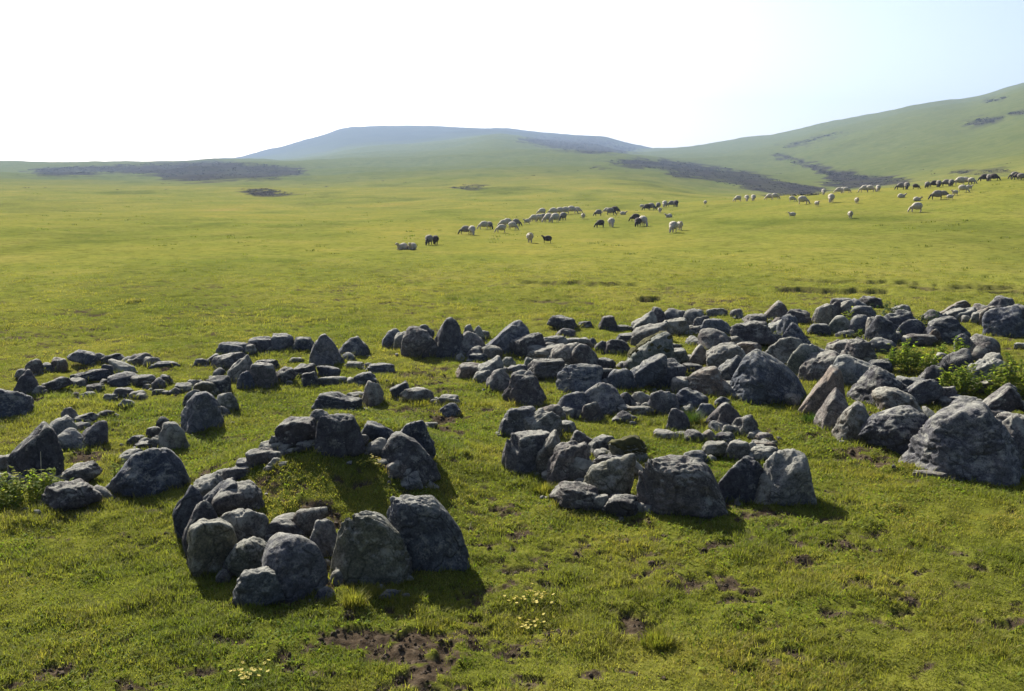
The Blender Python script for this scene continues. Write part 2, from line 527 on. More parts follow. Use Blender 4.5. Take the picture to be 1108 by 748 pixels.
# ------------------------------------------------------------------ mesh helpers
def mesh_np(name, V, loops, starts, totals, material, smooth=True, attrs=None):
    me = bpy.data.meshes.new(name)
    V = np.ascontiguousarray(V, np.float32)
    me.vertices.add(len(V)); me.vertices.foreach_set('co', V.ravel())
    me.loops.add(len(loops)); me.loops.foreach_set('vertex_index', np.ascontiguousarray(loops, np.int32))
    me.polygons.add(len(starts))
    me.polygons.foreach_set('loop_start', np.ascontiguousarray(starts, np.int32))
    try: me.polygons.foreach_set('loop_total', np.ascontiguousarray(totals, np.int32))
    except Exception: pass
    me.update(calc_edges=True)
    me.polygons.foreach_set('use_smooth', np.full(len(starts), smooth))
    for k, a in (attrs or {}).items():
        at_ = me.attributes.new(k, 'FLOAT', 'POINT'); at_.data.foreach_set('value', np.ascontiguousarray(a, np.float32))
    me.materials.append(material)
    return me


def link(name, me, parent=None, loc=None, rot=None):
    o = bpy.data.objects.new(name, me); COL.objects.link(o)
    if parent: o.parent = parent
    if loc is not None: o.location = loc
    if rot is not None: o.rotation_euler = rot
    return o


def tag(o, label=None, cat=None, group=None, kind=None):
    if label: o['label'] = label
    if cat: o['category'] = cat
    if group: o['group'] = group
    if kind: o['kind'] = kind
    return o


# ------------------------------------------------------------------ ground sheet
GRID = {}


def look(x, y, key):
    """bilinear lookup on the ground sheet"""
    az = np.arctan2(x, y); r = np.hypot(x, y)
    A, R_ = GRID['az'], GRID['r']
    u = np.clip((az - A[0]) / (A[1] - A[0]), 0, len(A) - 1.001); i = u.astype(int); fu = u - i
    j = np.clip(np.searchsorted(R_, r) - 1, 0, len(R_) - 2); fv = np.clip((r - R_[j]) / (R_[j + 1] - R_[j]), 0, 1)
    g = GRID[key]
    return (g[j, i] * (1 - fu) + g[j, i + 1] * fu) * (1 - fv) + (g[j + 1, i] * (1 - fu) + g[j + 1, i + 1] * fu) * fv


def build_ground():
    a_in = np.linspace(-math.radians(37), math.radians(37), 640)
    step = a_in[1] - a_in[0]
    ext = [a_in[-1]]
    while ext[-1] < math.pi:
        step = min(step * 1.12, math.radians(3)); ext.append(ext[-1] + step)
    ext = np.array(ext[1:-1])
    az = np.concatenate([-ext[::-1], a_in, ext, ])
    r = [0.15]
    while r[-1] < 4.6: r.append(r[-1] + 0.15)
    while r[-1] < 33: r.append(r[-1] * 1.0045)
    while r[-1] < 400: r.append(r[-1] * 1.0085)
    while r[-1] < 3000: r.append(r[-1] * 1.016)
    r = np.array(r)
    A, R = np.meshgrid(az, r)
    X, Y = R * np.sin(A), R * np.cos(A)
    Z = full_z(X.ravel(), Y.ravel()).reshape(X.shape)
    na, nr = len(az), len(r)
    sm = np.maximum(soil_mask(X.ravel(), Y.ravel()), notch_mask(X.ravel(), Y.ravel())).reshape(X.shape)
    GRID.update(az=a_in, r=r, z=Z[:, len(ext):len(ext) + len(a_in)], s=sm[:, len(ext):len(ext) + len(a_in)])
    V = np.stack([X, Y, Z], -1).reshape(-1, 3)
    V = np.vstack([V, [[0, 0, float(Z[0].mean())]]])
    i = np.arange(nr - 1)[:, None] * na; j = np.arange(na)[None, :]; j2 = (j + 1) % na
    q = np.stack([i + j, i + j2, i + na + j2, i + na + j], -1).reshape(-1, 4)[:, ::-1]
    j = np.arange(na)
    t = np.stack([np.full(na, nr * na), (j + 1) % na, j], -1)[:, ::-1]
    loops = np.concatenate([q.ravel(), t.ravel()])
    tot = np.concatenate([np.full(len(q), 4), np.full(len(t), 3)])
    st = np.concatenate([[0], np.cumsum(tot)[:-1]])
    x, y, z = V.T
    rr = np.hypot(x, y)
    px, py = to_px(x, y, z)
    hm = np.zeros(len(x))
    far = (rr > 120) & np.isfinite(px)
    jx = (fbm2(x / 9, y / 9, 61, 3) - 0.5) * 34 + (fbm2(x / 2.2, y / 3, 65, 3) - 0.5) * 16; jy = (fbm2(x / 7, y / 15, 62, 4) - 0.5) * 9
    for q in range(6):
        qx = np.where(far, px + jx + RNG.normal(0, 3.0), -9999); qy = np.where(far, py + jy + RNG.normal(0, 1.3), -9999)
        h1 = np.zeros(len(x))
        for poly in HEATH: h1 = np.maximum(h1, in_poly(qx, qy, poly) * 1.0)
        hm += h1 / 6
    hm *= 0.88 + 0.12 * sstep(.35, .6, fbm2(x / 9, y / 14, 63, 3))
    up = sstep(170, 420, rr)
    me = mesh_np("meadow_ground", V, loops, st, tot, M_GROUND, True,
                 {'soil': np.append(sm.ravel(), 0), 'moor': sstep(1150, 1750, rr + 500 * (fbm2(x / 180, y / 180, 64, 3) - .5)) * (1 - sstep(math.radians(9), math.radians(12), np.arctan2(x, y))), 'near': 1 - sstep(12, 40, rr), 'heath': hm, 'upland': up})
    o = link("ground", me)
    tag(o, kind='structure')
    return float(Z.min()), float(Z.max())


ZMIN, ZMAX = build_ground()


# ------------------------------------------------------------------ blades / leaves
def blades_mesh(name, P, length, width, yaw, lean, rnd, material, curl=0.5):
    """n bent blades, five vertices each"""
    n = len(P)
    d = np.stack([np.cos(yaw), np.sin(yaw), np.zeros(n)], -1)
    s = np.stack([-np.sin(yaw), np.cos(yaw), np.zeros(n)], -1) * (width / 2)[:, None]
    up = np.array([0, 0, 1.0])
    ln, le = length[:, None], lean[:, None]
    m = P + up * ln * 0.55 + d * ln * le * 0.35
    t = P + up * ln * (1 - 0.25 * curl * le) + d * ln * le
    V = np.stack([P - s, P + s, m + s * 0.75, m - s * 0.75, t], 1).reshape(-1, 3)
    b = np.arange(n)[:, None] * 5
    loops = (b + np.array([0, 1, 2, 3, 3, 2, 4])[None]).ravel()
    tot = np.tile([4, 3], n); st = np.concatenate([[0], np.cumsum(tot)[:-1]])
    return mesh_np(name, V, loops, st, tot, material, False, {'rnd': np.repeat(rnd, 5)})


def build_grass():
    rho0, r0, rmax = 430.0, 8.0, 46.0
    aw = math.radians(34)
    n1 = int(rho0 * aw * (r0 ** 2 - 4.6 ** 2))
    n2 = int(rho0 * 2 * aw * r0 ** 2 * math.log(rmax / r0))
    ra = np.sqrt(RNG.uniform(4.6 ** 2, r0 ** 2, n1)); rb = r0 * np.exp(RNG.uniform(0, math.log(rmax / r0), n2))
    r = np.concatenate([ra, rb]); a = RNG.uniform(-aw, aw, len(r))
    x, y = r * np.sin(a), r * np.cos(a)
    keep = RNG.uniform(0, 1, len(r)) > look(x, y, 's') * 1.05
    keep &= RNG.uniform(0, 1, len(r)) > sstep(14, 45, r)
    x, y, r = x[keep], y[keep], r[keep]
    th = fbm2(x * 1.9, y * 1.9, 41, 3)
    k = 16
    sz = np.maximum(1.0, (r / 9.0) ** 0.6)
    hgt = (0.015 + 0.034 * sstep(0.44, 0.76, th) + 0.014 * RNG.uniform(0, 1, len(x))) * np.minimum(sz, 1.2)
    sp = np.repeat(sz, k)
    X = np.repeat(x, k) + RNG.normal(0, 0.034, len(x) * k) * sp
    Y = np.repeat(y, k) + RNG.normal(0, 0.034, len(x) * k) * sp
    L = np.repeat(hgt, k) * RNG.uniform(0.5, 1.4, len(X))
    W = 0.0055 * sp * RNG.uniform(0.6, 1.4, len(X))
    Z = look(X, Y, 'z') - 0.004
    yaw = RNG.uniform(0, 2 * math.pi, len(X)); lean = RNG.uniform(0.15, 1.3, len(X))
    g = np.repeat(fbm2(x * 0.8, y * 0.8, 44, 3), k)
    rnd = np.clip(0.5 * RNG.uniform(0, 1, len(X)) + 1.3 * (g - 0.5) + 0.22, 0, 0.93)
    dry = RNG.uniform(0, 1, len(X)) < 0.03
    rnd[dry] = 1.0
    n = 800; kk = 14
    tr = 34 * np.exp(RNG.uniform(0, math.log(6), n)); ta = RNG.uniform(-.55, .55, n)
    tx, ty = tr * np.sin(ta), tr * np.cos(ta)
    q = fbm2(tx / 12, ty / 18, 48, 3) > .48
    tx, ty, tr = tx[q], ty[q], tr[q]
    ts = np.repeat(RNG.uniform(.07, .22, len(tx)) * (tr / 60) ** .4, kk)
    X2 = np.repeat(tx, kk) + RNG.normal(0, 1, len(ts)) * ts * .9; Y2 = np.repeat(ty, kk) + RNG.normal(0, .5, len(ts)) * ts
    X = np.concatenate([X, X2]); Y = np.concatenate([Y, Y2]); Z = np.concatenate([Z, look(X2, Y2, 'z') - .01])
    L = np.concatenate([L, ts * RNG.uniform(.3, .75, len(ts))]); W = np.concatenate([W, ts * RNG.uniform(.15, .3, len(ts))])
    yaw = np.concatenate([yaw, RNG.uniform(0, 6.28, len(ts))]); lean = np.concatenate([lean, RNG.uniform(.2, 1.2, len(ts))])
    rnd = np.concatenate([rnd, RNG.uniform(0, .35, len(ts))])
    me = blades_mesh("meadow_grass", np.stack([X, Y, Z], -1), L, W, yaw, lean, rnd, M_GRASS)
    tag(link("grass", me), "short grazed yellow green grass covering the meadow", "grass", kind='stuff')
    # clover-like low leaves between the blades, near the camera
    n = 70000
    r = np.sqrt(RNG.uniform(4.6 ** 2, 15 ** 2, n)); a = RNG.uniform(-aw, aw, n)
    x, y = r * np.sin(a), r * np.cos(a)
    kp = (fbm2(x * 1.1, y * 1.1, 47, 3) + RNG.uniform(-.2, .2, n) > 0.55) & (look(x, y, 's') < .5)
    x, y = x[kp], y[kp]
    P = np.stack([x, y, look(x, y, 'z') + RNG.uniform(0.0, 0.012, len(x))], -1)
    me = blades_mesh("clover", P, RNG.uniform(.015, .035, len(x)), RNG.uniform(.010, .022, len(x)), RNG.uniform(0, 6.28, len(x)),
                     RNG.uniform(.7, 1.6, len(x)), RNG.uniform(.05, .8, len(x)), M_CLOVER)
    tag(link("clover", me), "low broad clover leaves in the near turf", "ground cover", kind='stuff')
    # clods of bare earth
    base = ICO_CLOD
    n = 26000
    r = np.sqrt(RNG.uniform(4.8 ** 2, 16 ** 2, n)); a = RNG.uniform(-aw, aw, n)
    x, y = r * np.sin(a), r * np.cos(a)
    kp = look(x, y, 's') > .45
    x, y = x[kp], y[kp]; n = len(x)
    U, F = base
    sc_ = RNG.uniform(.007, .024, (n, 1, 1)) * RNG.uniform(.6, 1.2, (n, 1, 3))
    V = U[None] * sc_ * RNG.uniform(.75, 1.2, (n, len(U), 1))
    V[..., 0] += x[:, None]; V[..., 1] += y[:, None]; V[..., 2] += look(x, y, 'z')[:, None]
    Fa = (F[None] + (np.arange(n) * len(U))[:, None, None]).reshape(-1, 3)
    me = mesh_np("clods", V.reshape(-1, 3), Fa.ravel(), np.arange(len(Fa)) * 3, np.full(len(Fa), 3), M_EARTH, False)
    tag(link("clods", me), "dark crumbly clods on the bare patches of earth", "soil", kind='stuff')


import bmesh
_b = bmesh.new(); bmesh.ops.create_icosphere(_b, subdivisions=1, radius=1.0); _b.verts.ensure_lookup_table()
ICO_CLOD = (np.array([v.co[:] for v in _b.verts]), np.array([[v.index for v in f.verts] for f in _b.faces])); _b.free()
build_grass()


# ------------------------------------------------------------------ heather on the far slopes
def build_heath():
    P, S = [], []
    for poly in HEATH:
        pl = np.array(poly); x0, y0 = pl.min(0); x1, y1 = pl.max(0)
        area = 0.5 * abs(np.dot(pl[:, 0], np.roll(pl[:, 1], 1)) - np.dot(pl[:, 1], np.roll(pl[:, 0], 1)))
        n = int(area * 0.35 * (x1 - x0) * (y1 - y0) / max(area, 1)) + 20
        x = RNG.uniform(x0, x1, n); y = RNG.uniform(y0, y1, n)
        k = in_poly(x, y, poly) & (fbm2(x / 9, y / 2.5, 71, 3) > 0.30 + .2 * RNG.uniform(0, 1, n))
        if not k.any(): continue
        h = hit(x[k], y[k], t1=2600, t0=60, n=500); h = h[np.isfinite(h[:, 0])]
        P.append(h); S.append(np.hypot(h[:, 0], h[:, 1]))
    # scattered single bushes out on the slopes
    x = RNG.uniform(0, 1108, 420); y = RNG.uniform(150, 226, 420)
    h = hit(x, y, t1=2600, t0=120, n=400); h = h[np.isfinite(h[:, 0])]
    h = h[(np.hypot(h[:, 0], h[:, 1]) > 230) & (np.hypot(h[:, 0], h[:, 1]) < 1200)]
    h = h[RNG.uniform(0, 1, len(h)) < 0.35]
    P.append(h); S.append(np.full(len(h), 140.0))
    P = np.vstack(P); S = np.concatenate(S)
    k = 14
    n = len(P)
    size = np.clip(S * 0.0013, 0.4, 1.8) * RNG.uniform(0.6, 1.4, n)
    X = np.repeat(P[:, 0], k) + RNG.normal(0, 1, n * k) * np.repeat(size, k) * 0.6
    Y = np.repeat(P[:, 1], k) + RNG.normal(0, 1, n * k) * np.repeat(size, k) * 0.9
    Q = np.stack([X, Y, full_z(X, Y) - 0.05], -1)
    L = np.repeat(size, k) * RNG.uniform(0.2, 0.5, n * k)
    me = blades_mesh("heather", Q, L, np.repeat(size, k) * RNG.uniform(0.3, 0.6, n * k), RNG.uniform(0, 6.28, n * k),
                     RNG.uniform(0.2, 1.2, n * k), RNG.uniform(0, .92, n * k), M_HEATH)
    tag(link("heather", me), "dark heather and juniper scrub in patches on the far slopes", "scrub", kind='stuff')


build_heath()
# photograph column, row of the foot, width, height, shape, lean, colour, group | label
TABLE = """
8 452 44 29 b 0 d A | big dark boulder cut off by the left picture edge
28 427 24 23 b 0 d A | dark upright stone right of the boulder at the left edge
24 411 14 10 p 0 d A | small dark peak behind the dark upright stone at far left
38 405 17 14 b 0 g A | grey stone at the left end of the far left row
52 403 12 9 s 0 g A | little grey stone squeezed into the far left row's middle
64 402 15 13 s -.5 w A | pale topped stone ending the far left row on its right
92 396 29 15 t -.7 d A | lone dark wedge stone standing on grass at the back far left
61 423 29 13 t .7 d A | long low dark slab right of the dark upright stone
97 414 36 12 t .6 d A | long dark slab sloping up to a small dark block, far left
116 410 12 14 k 0 d A | small dark block at the upper end of a long sloping slab
133 405 23 14 b 0 l A | rounded pale grey stone in the far left scatter
123 395 26 11 t .5 d A | dark ragged slab behind the rounded pale grey stone
150 396 27 12 t .6 g A | grey slab rising right at the back of the far left scatter
178 399 28 7 s 0 g A | flat grey slab trailing off right behind the far left scatter
136 418 30 13 t .2 d A | dark humped slab heading the long row before the far left scatter
158 418 27 11 s 0 g A | flat grey slab in the middle of the far left long row
172 421 13 11 b 0 g A | small round stone near the right end of the far left long row
179 417 12 10 k 0 d A | dark knob closing the far left long row on its right
133 432 26 11 s 0 d A | dark low slab between two pale flat stones at far left
120 434 14 7 s 0 l A | pale flat stone touching the dark low slab's left end
150 432 17 8 s 0 l A | pale flat stone touching the dark low slab's right end
104 426 16 9 t .5 g A | broken stone standing out of rubble left of the pale flat stone
97 431 14 6 s 0 l A | thin pale flake lying at the front of the far left rubble
82 430 9 5 b 0 w A | brownish pebble at the left end of the far left rubble
137 443 16 10 b 0 y A | low lichen covered stone alone on grass below the far left row
114 452 17 7 t .8 d A | thin dark slab lying between the pile and the lichen covered stone
77 460 17 17 p 0 g B | pointed grey stone at the back of the leafy plant's pile
91 461 26 12 t .8 d B | dark slab leaning up right beside the pointed grey stone
91 467 17 9 b 0 g B | small grey stone under the dark leaning slab in the pile
100 484 28 24 b 0 d B | dark rounded boulder at the right end of the leafy plant's pile
75 488 29 20 b .2 g B | grey rounded stone in front of the pile's middle
67 476 27 22 t .4 l B | pale topped stone behind the biggest block of the pile
41 521 44 54 k .25 d B | biggest block of the pile, steep with a pale sloping top
15 513 11 9 b 0 g B | little stone at the left foot of the pile's biggest block
6 508 30 13 s .3 l B | flat pale slab at the left edge beside the biggest block
6 536 28 21 b 0 g B | rounded grey stone at the left edge behind the leafy plant
86 528 39 23 t .7 w B | brownish slab tilting up right between plant and dark boulder
76 556 54 29 t .25 d B | dark ridged slab in front, just right of the leafy plant
161 540 80 54 b .1 d B | large smooth dark boulder alone left of the near ring
141 503 26 15 t .6 l B | slab leaning behind the large smooth dark boulder
163 488 36 9 s 0 d B | low dark slab on soil behind the large smooth dark boulder
187 488 33 28 p .1 l B | pale topped stone right above the large smooth dark boulder
177 469 13 16 b 0 d B | small dark round stone standing behind the pale topped stone
168 479 16 15 k 0 d B | dark block touching the pale topped stone's left side
147 482 18 10 b 0 d B | dark clod like stone on the soil left of the dark block
220 468 41 41 p -.1 g D | tall rounded boulder above the gap left of the near ring
208 441 17 17 b 0 g D | stone tucked behind the tall rounded boulder's left shoulder
224 429 25 16 b 0 y D | round green tinged stone behind the tall rounded boulder
244 447 25 21 b 0 y D | greenish stone at the right side of the tall rounded boulder
242 451 13 11 b 0 g D | small stone under the greenish stone's right foot
237 427 23 18 k 0 d D | dark square block behind the round green tinged stone
209 423 21 11 s .3 g D | grey slab left of the dark square block
199 425 20 9 s 0 l D | pale low slab left of the grey slab by the square block
190 427 13 7 b 0 g D | small stone left of the pale low slab
172 427 13 5 s 0 l D | small white looking flat stone on the grass, left of centre row
153 433 12 7 s 0 l D | pale pebble lying below the far left long row
217 397 16 8 s 0 d D | flat dark stone alone left of the lumpy back pile
254 386 34 14 s .2 g D | layered grey slab on top of the back pile's rear
250 401 36 18 t .5 g D | broad slanted slab in the back pile facing left
231 394 13 10 b 0 d D | dark stone at the left foot of the back pile
259 414 26 27 t .8 l D | pale slab leaning steeply right at the back pile's front
238 410 13 11 b 0 d D | dark round stone left of the pale leaning slab
267 422 19 19 p 0 d D | pale tipped dark stone at the corner of the back pile
285 420 27 25 k 0 g D | pale topped square block beside the pale tipped dark stone
286 401 30 11 s 0 d D | low dark slab behind the pale topped square block
307 416 23 17 t .5 d D | dark slab right of the pale topped square block
328 411 25 16 t .4 d D | dark slab rising right, fourth along the low middle line
284 381 27 15 k 0 d D | left of two dark blocks side by side in the back row
307 380 23 17 k 0 g D | right of two dark blocks side by side in the back row
329 380 21 14 s 0 d D | low broken stone between two dark blocks and the tall pointed stone
320 392 15 5 s 0 l D | small pale flat stone on grass in front of the back row
354 397 36 35 p -.1 g D | tall pointed grey boulder at the back left of centre
381 386 34 20 b -.1 g D | rounded stone just right of the tall pointed grey boulder
377 390 14 8 b 0 g D | small stone at the foot of the rounded stone by the pointed boulder
337 418 19 15 k 0 d D | dark stone at the left end of the low middle line's second part
356 410 23 14 b 0 d D | dark rounded stone below the tall pointed grey boulder
361 417 30 9 s .3 l D | flat pale slab in front of the dark rounded stone
384 399 18 7 s 0 l D | broken pale rubble stone right of the tall boulder's foot
400 399 12 6 b 0 w D | brown pebble right of the broken pale rubble stone
411 404 29 10 s 0 d D | long flat dark stone in open grass left of the middle wall
395 417 29 13 p -.1 d D | low dark wedge below the long flat dark stone
403 438 23 24 p 0 l D | upright pale grey stone above the near ring
365 447 48 21 t -.5 d D | long dark slab just above the near ring's back block
386 434 24 9 s 0 l D | pale slab behind the long dark slab's right end
433 432 20 18 t .7 d D | dark pointed slab among pale rubble in the middle grass
451 436 34 15 s -.4 l D | pale elongated stone right of the dark pointed slab
484 439 25 11 s 0 l D | pale flat stone behind a dark lump in the middle grass
488 450 24 13 b .1 d D | dark lump before the pale flat stone in the middle grass
466 462 14 5 s 0 l D | flat pale chip lying below the pale elongated stone
369 494 48 41 f .05 d C | big square dark block at the back of the near ring
350 463 26 18 b 0 g C | grey stone behind the big square dark block of the near ring
319 488 47 31 k .2 d C | wide dark block left of the big square one in the near ring
354 493 21 13 b 0 g C | small rounded stone before the big square dark block
330 490 20 10 s 0 d C | low dark stone at the foot of the wide dark block
304 484 19 13 b 0 g C | small grey stone left below the wide dark block
300 494 31 16 t .3 l C | pale slab starting the near ring's left side
285 504 29 16 t .3 g C | grey slab below the pale one on the near ring's left side
298 508 14 10 b 0 l C | small pale stone on the mound edge beside the grey slab
272 509 25 11 s .4 g C | thin grey slab in the near ring's left side
262 519 27 12 s .3 g C | wedge of grey slab along the mound's upper left edge
246 521 25 12 s .3 l C | pale weathered slab at the mound's left corner
228 546 35 29 t .5 l C | pale topped slab leaning out at the near ring's left corner
243 561 34 36 t .9 g C | arched slab leaning over at the near ring's left corner
259 562 43 32 b 0 g C | rounded grey boulder at the left edge of the grassy mound
206 582 26 50 t .95 d C | outermost dark slab leaning at the near ring's left end
218 599 30 50 t 1 d C | dark leaning slab second from the near ring's left end
231 620 42 52 k 0 y C | upright block with pale top at the near ring's front left
262 600 50 42 b .1 l C | boulder with two pale ridges at the near ring's front left
272 627 43 40 b 0 y C | roundish boulder beneath the one with two pale ridges
281 655 47 36 s .3 l C | low striped stone lowest at the near ring's front
320 645 60 58 b .05 g C | large round boulder left of the two biggest front boulders
309 573 27 13 t .6 l C | pale narrow slab lying on top inside the near ring's front
306 590 32 23 t -.4 d C | dark hollowed stone below the pale narrow slab
337 582 29 29 b 0 l C | pale rounded stone at the mound's foot behind the front boulders
353 602 33 36 p 0 g C | pointed stone wedged behind the largest front boulder
402 632 86 77 f -.05 y C | broad boulder left of the tall flat topped front one
462 622 90 82 f -.05 g C | tall flat topped boulder at the near ring's front right corner
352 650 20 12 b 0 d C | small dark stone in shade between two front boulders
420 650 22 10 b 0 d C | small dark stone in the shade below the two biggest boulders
409 481 29 22 b 0 d C | dark rounded stone right of the big square dark block
409 495 23 17 b 0 l C | pale crumbly stone below the dark rounded stone
447 494 40 36 p .1 d C | dark pyramid stone at the near ring's back right
457 497 24 24 p .2 d C | dark pointed stone in front of the dark pyramid stone
443 523 60 48 b -.1 g C | long boulder with pale top on the near ring's right side
430 521 27 20 b 0 g C | small rounded stone left of the long pale topped boulder
440 531 29 17 b 0 l C | pale stone at the foot of the long pale topped boulder
466 531 16 9 b 0 l C | little pale stone between long boulder and front corner boulder
425 377 19 20 b 0 g E | rounded stone at the left end of the middle back wall
437 379 20 19 t .4 l E | pale leaning stone second in the middle back wall
458 367 20 15 b 0 d E | dark stone peeping over behind the wall's left boulder
455 387 35 32 b 0 g E | large round boulder near the middle back wall's left end
488 387 35 43 p 0 g E | tall pointed boulder in the middle back wall
507 368 12 16 b 0 l E | small pale stone just right of the tall wall boulder's tip
517 369 13 16 b 0 l E | second small pale stone behind the wall, beside the long slab
509 386 28 26 b .1 g E | rounded boulder right of the tall pointed wall boulder
546 385 52 38 t .6 g E | long pale topped slab tilting up right in the middle back wall
521 367 15 9 b 0 l E | little pale stone at the left end of the long pale topped slab
515 389 20 14 b 0 g E | small round grey stone under the long slab's left end
532 390 20 16 b 0 l E | small round pale stone under the long slab's middle
516 393 20 10 s 0 d E | flat dark stone below the two small round stones
498 391 9 8 b 0 l E | pale pebble left of the flat dark stone
508 409 27 15 k 0 w E | pale topped step shaped block in the middle wall's front
531 411 23 24 t .8 l E | light slab leaning right beside the step shaped block
522 415 19 14 t .6 l E | light slab fallen in front of the step shaped block
541 424 25 24 b 0 g E | grey stone left of the dark stub shaped boulder
567 437 40 33 f 0 d E | dark stub shaped boulder at the middle wall's front end
550 401 15 14 b 0 y E | greenish stone at the middle wall, above the grey stone
558 407 23 12 t .4 g E | small slab above the dark stub shaped boulder
572 388 35 27 t .3 g E | square ended block right of the long pale topped slab
594 381 38 17 t .5 l E | upper of two pale slabs lying parallel in the wall
590 392 42 19 t .5 l E | lower of two pale slabs lying parallel in the wall
591 411 38 22 s .2 w E | reddish brown flat slab below the two parallel slabs
574 401 15 14 b 0 y E | mottled stone left of the reddish brown flat slab
623 378 32 12 s 0 l E | sunlit flat slab on top of the middle wall's right part
640 376 11 10 b 0 d E | dark knob at the right end of the sunlit flat slab
614 399 30 27 t .7 l E | pale slab leaning against the round topped wall boulder
633 401 29 28 b 0 g E | round topped wall boulder right of the pale leaning slab
614 407 13 12 b 0 l E | small pale stone under the pale leaning slab
627 424 46 28 b 0 g E | big oval boulder at the middle wall's front
655 400 19 12 k 0 d E | dark stone right of the round topped wall boulder
657 420 20 20 k 0 d E | dark block right of the big oval boulder
611 367 21 11 b 0 g E | grey stone at the back above the parallel slabs
651 381 13 12 b 0 d E | dark round stone left of the bluish wedge
669 383 31 15 p -.4 d E | bluish dark wedge on grass left of the mossy boulder
672 422 27 23 b 0 g E | rounded stone below the mossy boulder's left side
609 357 31 15 t -.4 d J | long dark stone alone behind the middle wall
632 355 16 7 s 0 d J | low dark stone right of the long dark one at the back
658 358 19 15 k 0 d J | dark square stone standing alone at the back
672 358 21 6 s 0 l J | pale low stone beside the dark square one at the back
703 403 48 42 b .1 y G | moss covered round boulder at the heap's left side
679 370 21 9 s 0 d G | low dark slab left of the heap's rear left peak
700 421 36 36 t .8 g G | slab with a bright edge leaning before the moss covered boulder
711 357 18 23 p 0 d G | dark peak at the heap's rear left corner
697 360 23 22 t 1 l G | thin pale slab leaning on the rear left dark peak
702 375 32 24 t .5 l G | pale slab below the rear left dark peak
720 369 12 21 p 0 l G | narrow sunlit stone right of the rear left peak
731 355 25 20 b .1 g G | rounded stone on the heap's rear edge above the yellow stone
731 362 24 17 t .5 y G | yellowish sunlit stone at the heap's rear left
752 357 24 21 p -.2 l G | pale broad stone right of the yellowish sunlit stone
761 361 18 18 b 0 g G | grey stone right of the pale broad stone
773 363 31 17 b .2 g G | smooth sloping stone in the rear middle of the heap
747 362 26 5 s 0 l G | thin pale flat stone beside the heap's inner grass patch
775 342 21 8 s 0 l J | flat pale stone at the very back behind the heap
797 345 13 10 b 0 g J | small round stone on the grass behind the heap
757 341 12 6 b 0 g J | small grey stone left of the flat pale stone behind the heap
729 385 22 13 b 0 d G | dark stone capping the square block right of the mossy boulder
727 396 30 18 t .5 y G | green tinged slab lying on the square block
724 419 30 28 k 0 g G | square block right of the bright edged slab
757 395 28 22 b 0 l G | pale stone above the boulder with orange lichen
772 381 30 23 b 0 g G | round grey boulder in the middle of the heap
752 377 18 12 b 0 l G | pale stone left of the round grey boulder in mid heap
797 375 20 11 b 0 l G | small pale stone right of the round grey boulder in mid heap
815 375 46 25 t .3 d G | dark broad slab at the heap's rear right
790 361 18 8 b 0 w G | reddish stone behind the round grey boulder
757 429 54 31 b .2 w G | boulder with an orange lichen patch at the heap's front
751 403 22 9 s 0 d G | thin dark slab above the orange lichen boulder
790 403 46 30 t .4 l G | pale mottled boulder left of the heap's biggest boulder
806 385 28 14 s .2 w G | pinkish topped stone behind the heap's biggest boulder
791 418 30 31 t .8 g G | pale edged slab propped on the heap's biggest boulder
827 436 82 60 b -.1 g G | biggest boulder of the central heap
847 396 38 30 b -.1 l G | pale domed boulder behind the heap's biggest boulder
838 347 26 20 t .8 w G | brown slab standing highest at the heap's rear right
863 350 24 14 t -.5 d G | dark slab sloping down right at the heap's rear end
852 363 22 21 p 0 g G | grey peak below the brown highest slab
843 361 20 14 t .6 l G | small sunlit slab left of the grey peak
860 376 34 26 p 0 d G | dark pyramid casting shade at the heap's rear right
816 352 21 11 s 0 g G | flat grey slab left of the brown highest slab
842 353 15 9 b 0 g G | small stone under the brown highest slab
869 409 28 34 b 0 y G | yellow green lichened boulder between heap and right wall
885 398 24 22 b 0 d G | dark stone behind the yellow green lichened boulder
886 362 20 11 s 0 g I | low flat stone on grass left of the far right heap
564 472 37 30 k -.1 g F | layered block at the middle ring's upper left
547 471 13 17 p 0 d F | dark narrow stone at the middle ring's leftmost end
585 475 40 30 t .5 l F | pale humped boulder at the middle ring's upper left
599 457 25 18 p 0 w F | brownish stone behind the pale humped boulder
612 467 21 11 s 0 l F | crumbled stone right of the brownish one in the middle ring
573 514 54 45 k 0 g F | large pale topped block at the middle ring's left
593 516 25 45 t .9 l F | pale slab standing against the large pale topped block
617 525 46 43 k 0 g F | square shouldered boulder left of the round one in the middle ring
630 488 27 22 b 0 g F | grey stone just inside the middle ring's left side
649 493 28 20 t .4 l F | pale stone just inside the middle ring behind the round boulder
631 526 29 32 b -.1 l F | narrow rounded boulder squeezed left of the round one
659 541 50 46 b 0 y F | round lichen covered boulder at the middle ring's front
663 508 40 14 s 0 g F | flat slab behind the round lichen covered boulder
685 517 22 19 b 0 l F | pale stone between round boulder and long front block
737 560 98 64 f 0 g F | long flat topped block at the middle ring's front
622 552 48 26 t -.5 g F | low sloping slab in front of the middle ring's left
673 558 36 20 s 0 d F | dark stone lying under the round lichen covered boulder
599 539 13 7 b 0 l F | small pale stone left of the low sloping slab
852 548 54 56 b .1 l F | pale topped boulder at the middle ring's front right end
829 547 31 30 b 0 l F | lower stone leaning on the front right end boulder
800 543 44 46 b .1 d F | dark boulder between long block and front right end boulder
827 500 33 15 s .2 l F | sunlit slab lying behind the front right end boulder
797 498 23 19 k 0 l F | pale block behind the dark boulder of the middle ring
814 493 15 13 b 0 l F | small pale stone between pale block and sunlit slab
828 488 20 9 s 0 w F | small brownish slab above the sunlit slab
777 495 29 16 t .3 y F | mossy looking slab behind the middle ring's dark boulder
752 501 23 12 b 0 d F | dark low stone behind the long flat topped block
826 481 19 12 b 0 g F | small knob on the grass edge right of the middle ring
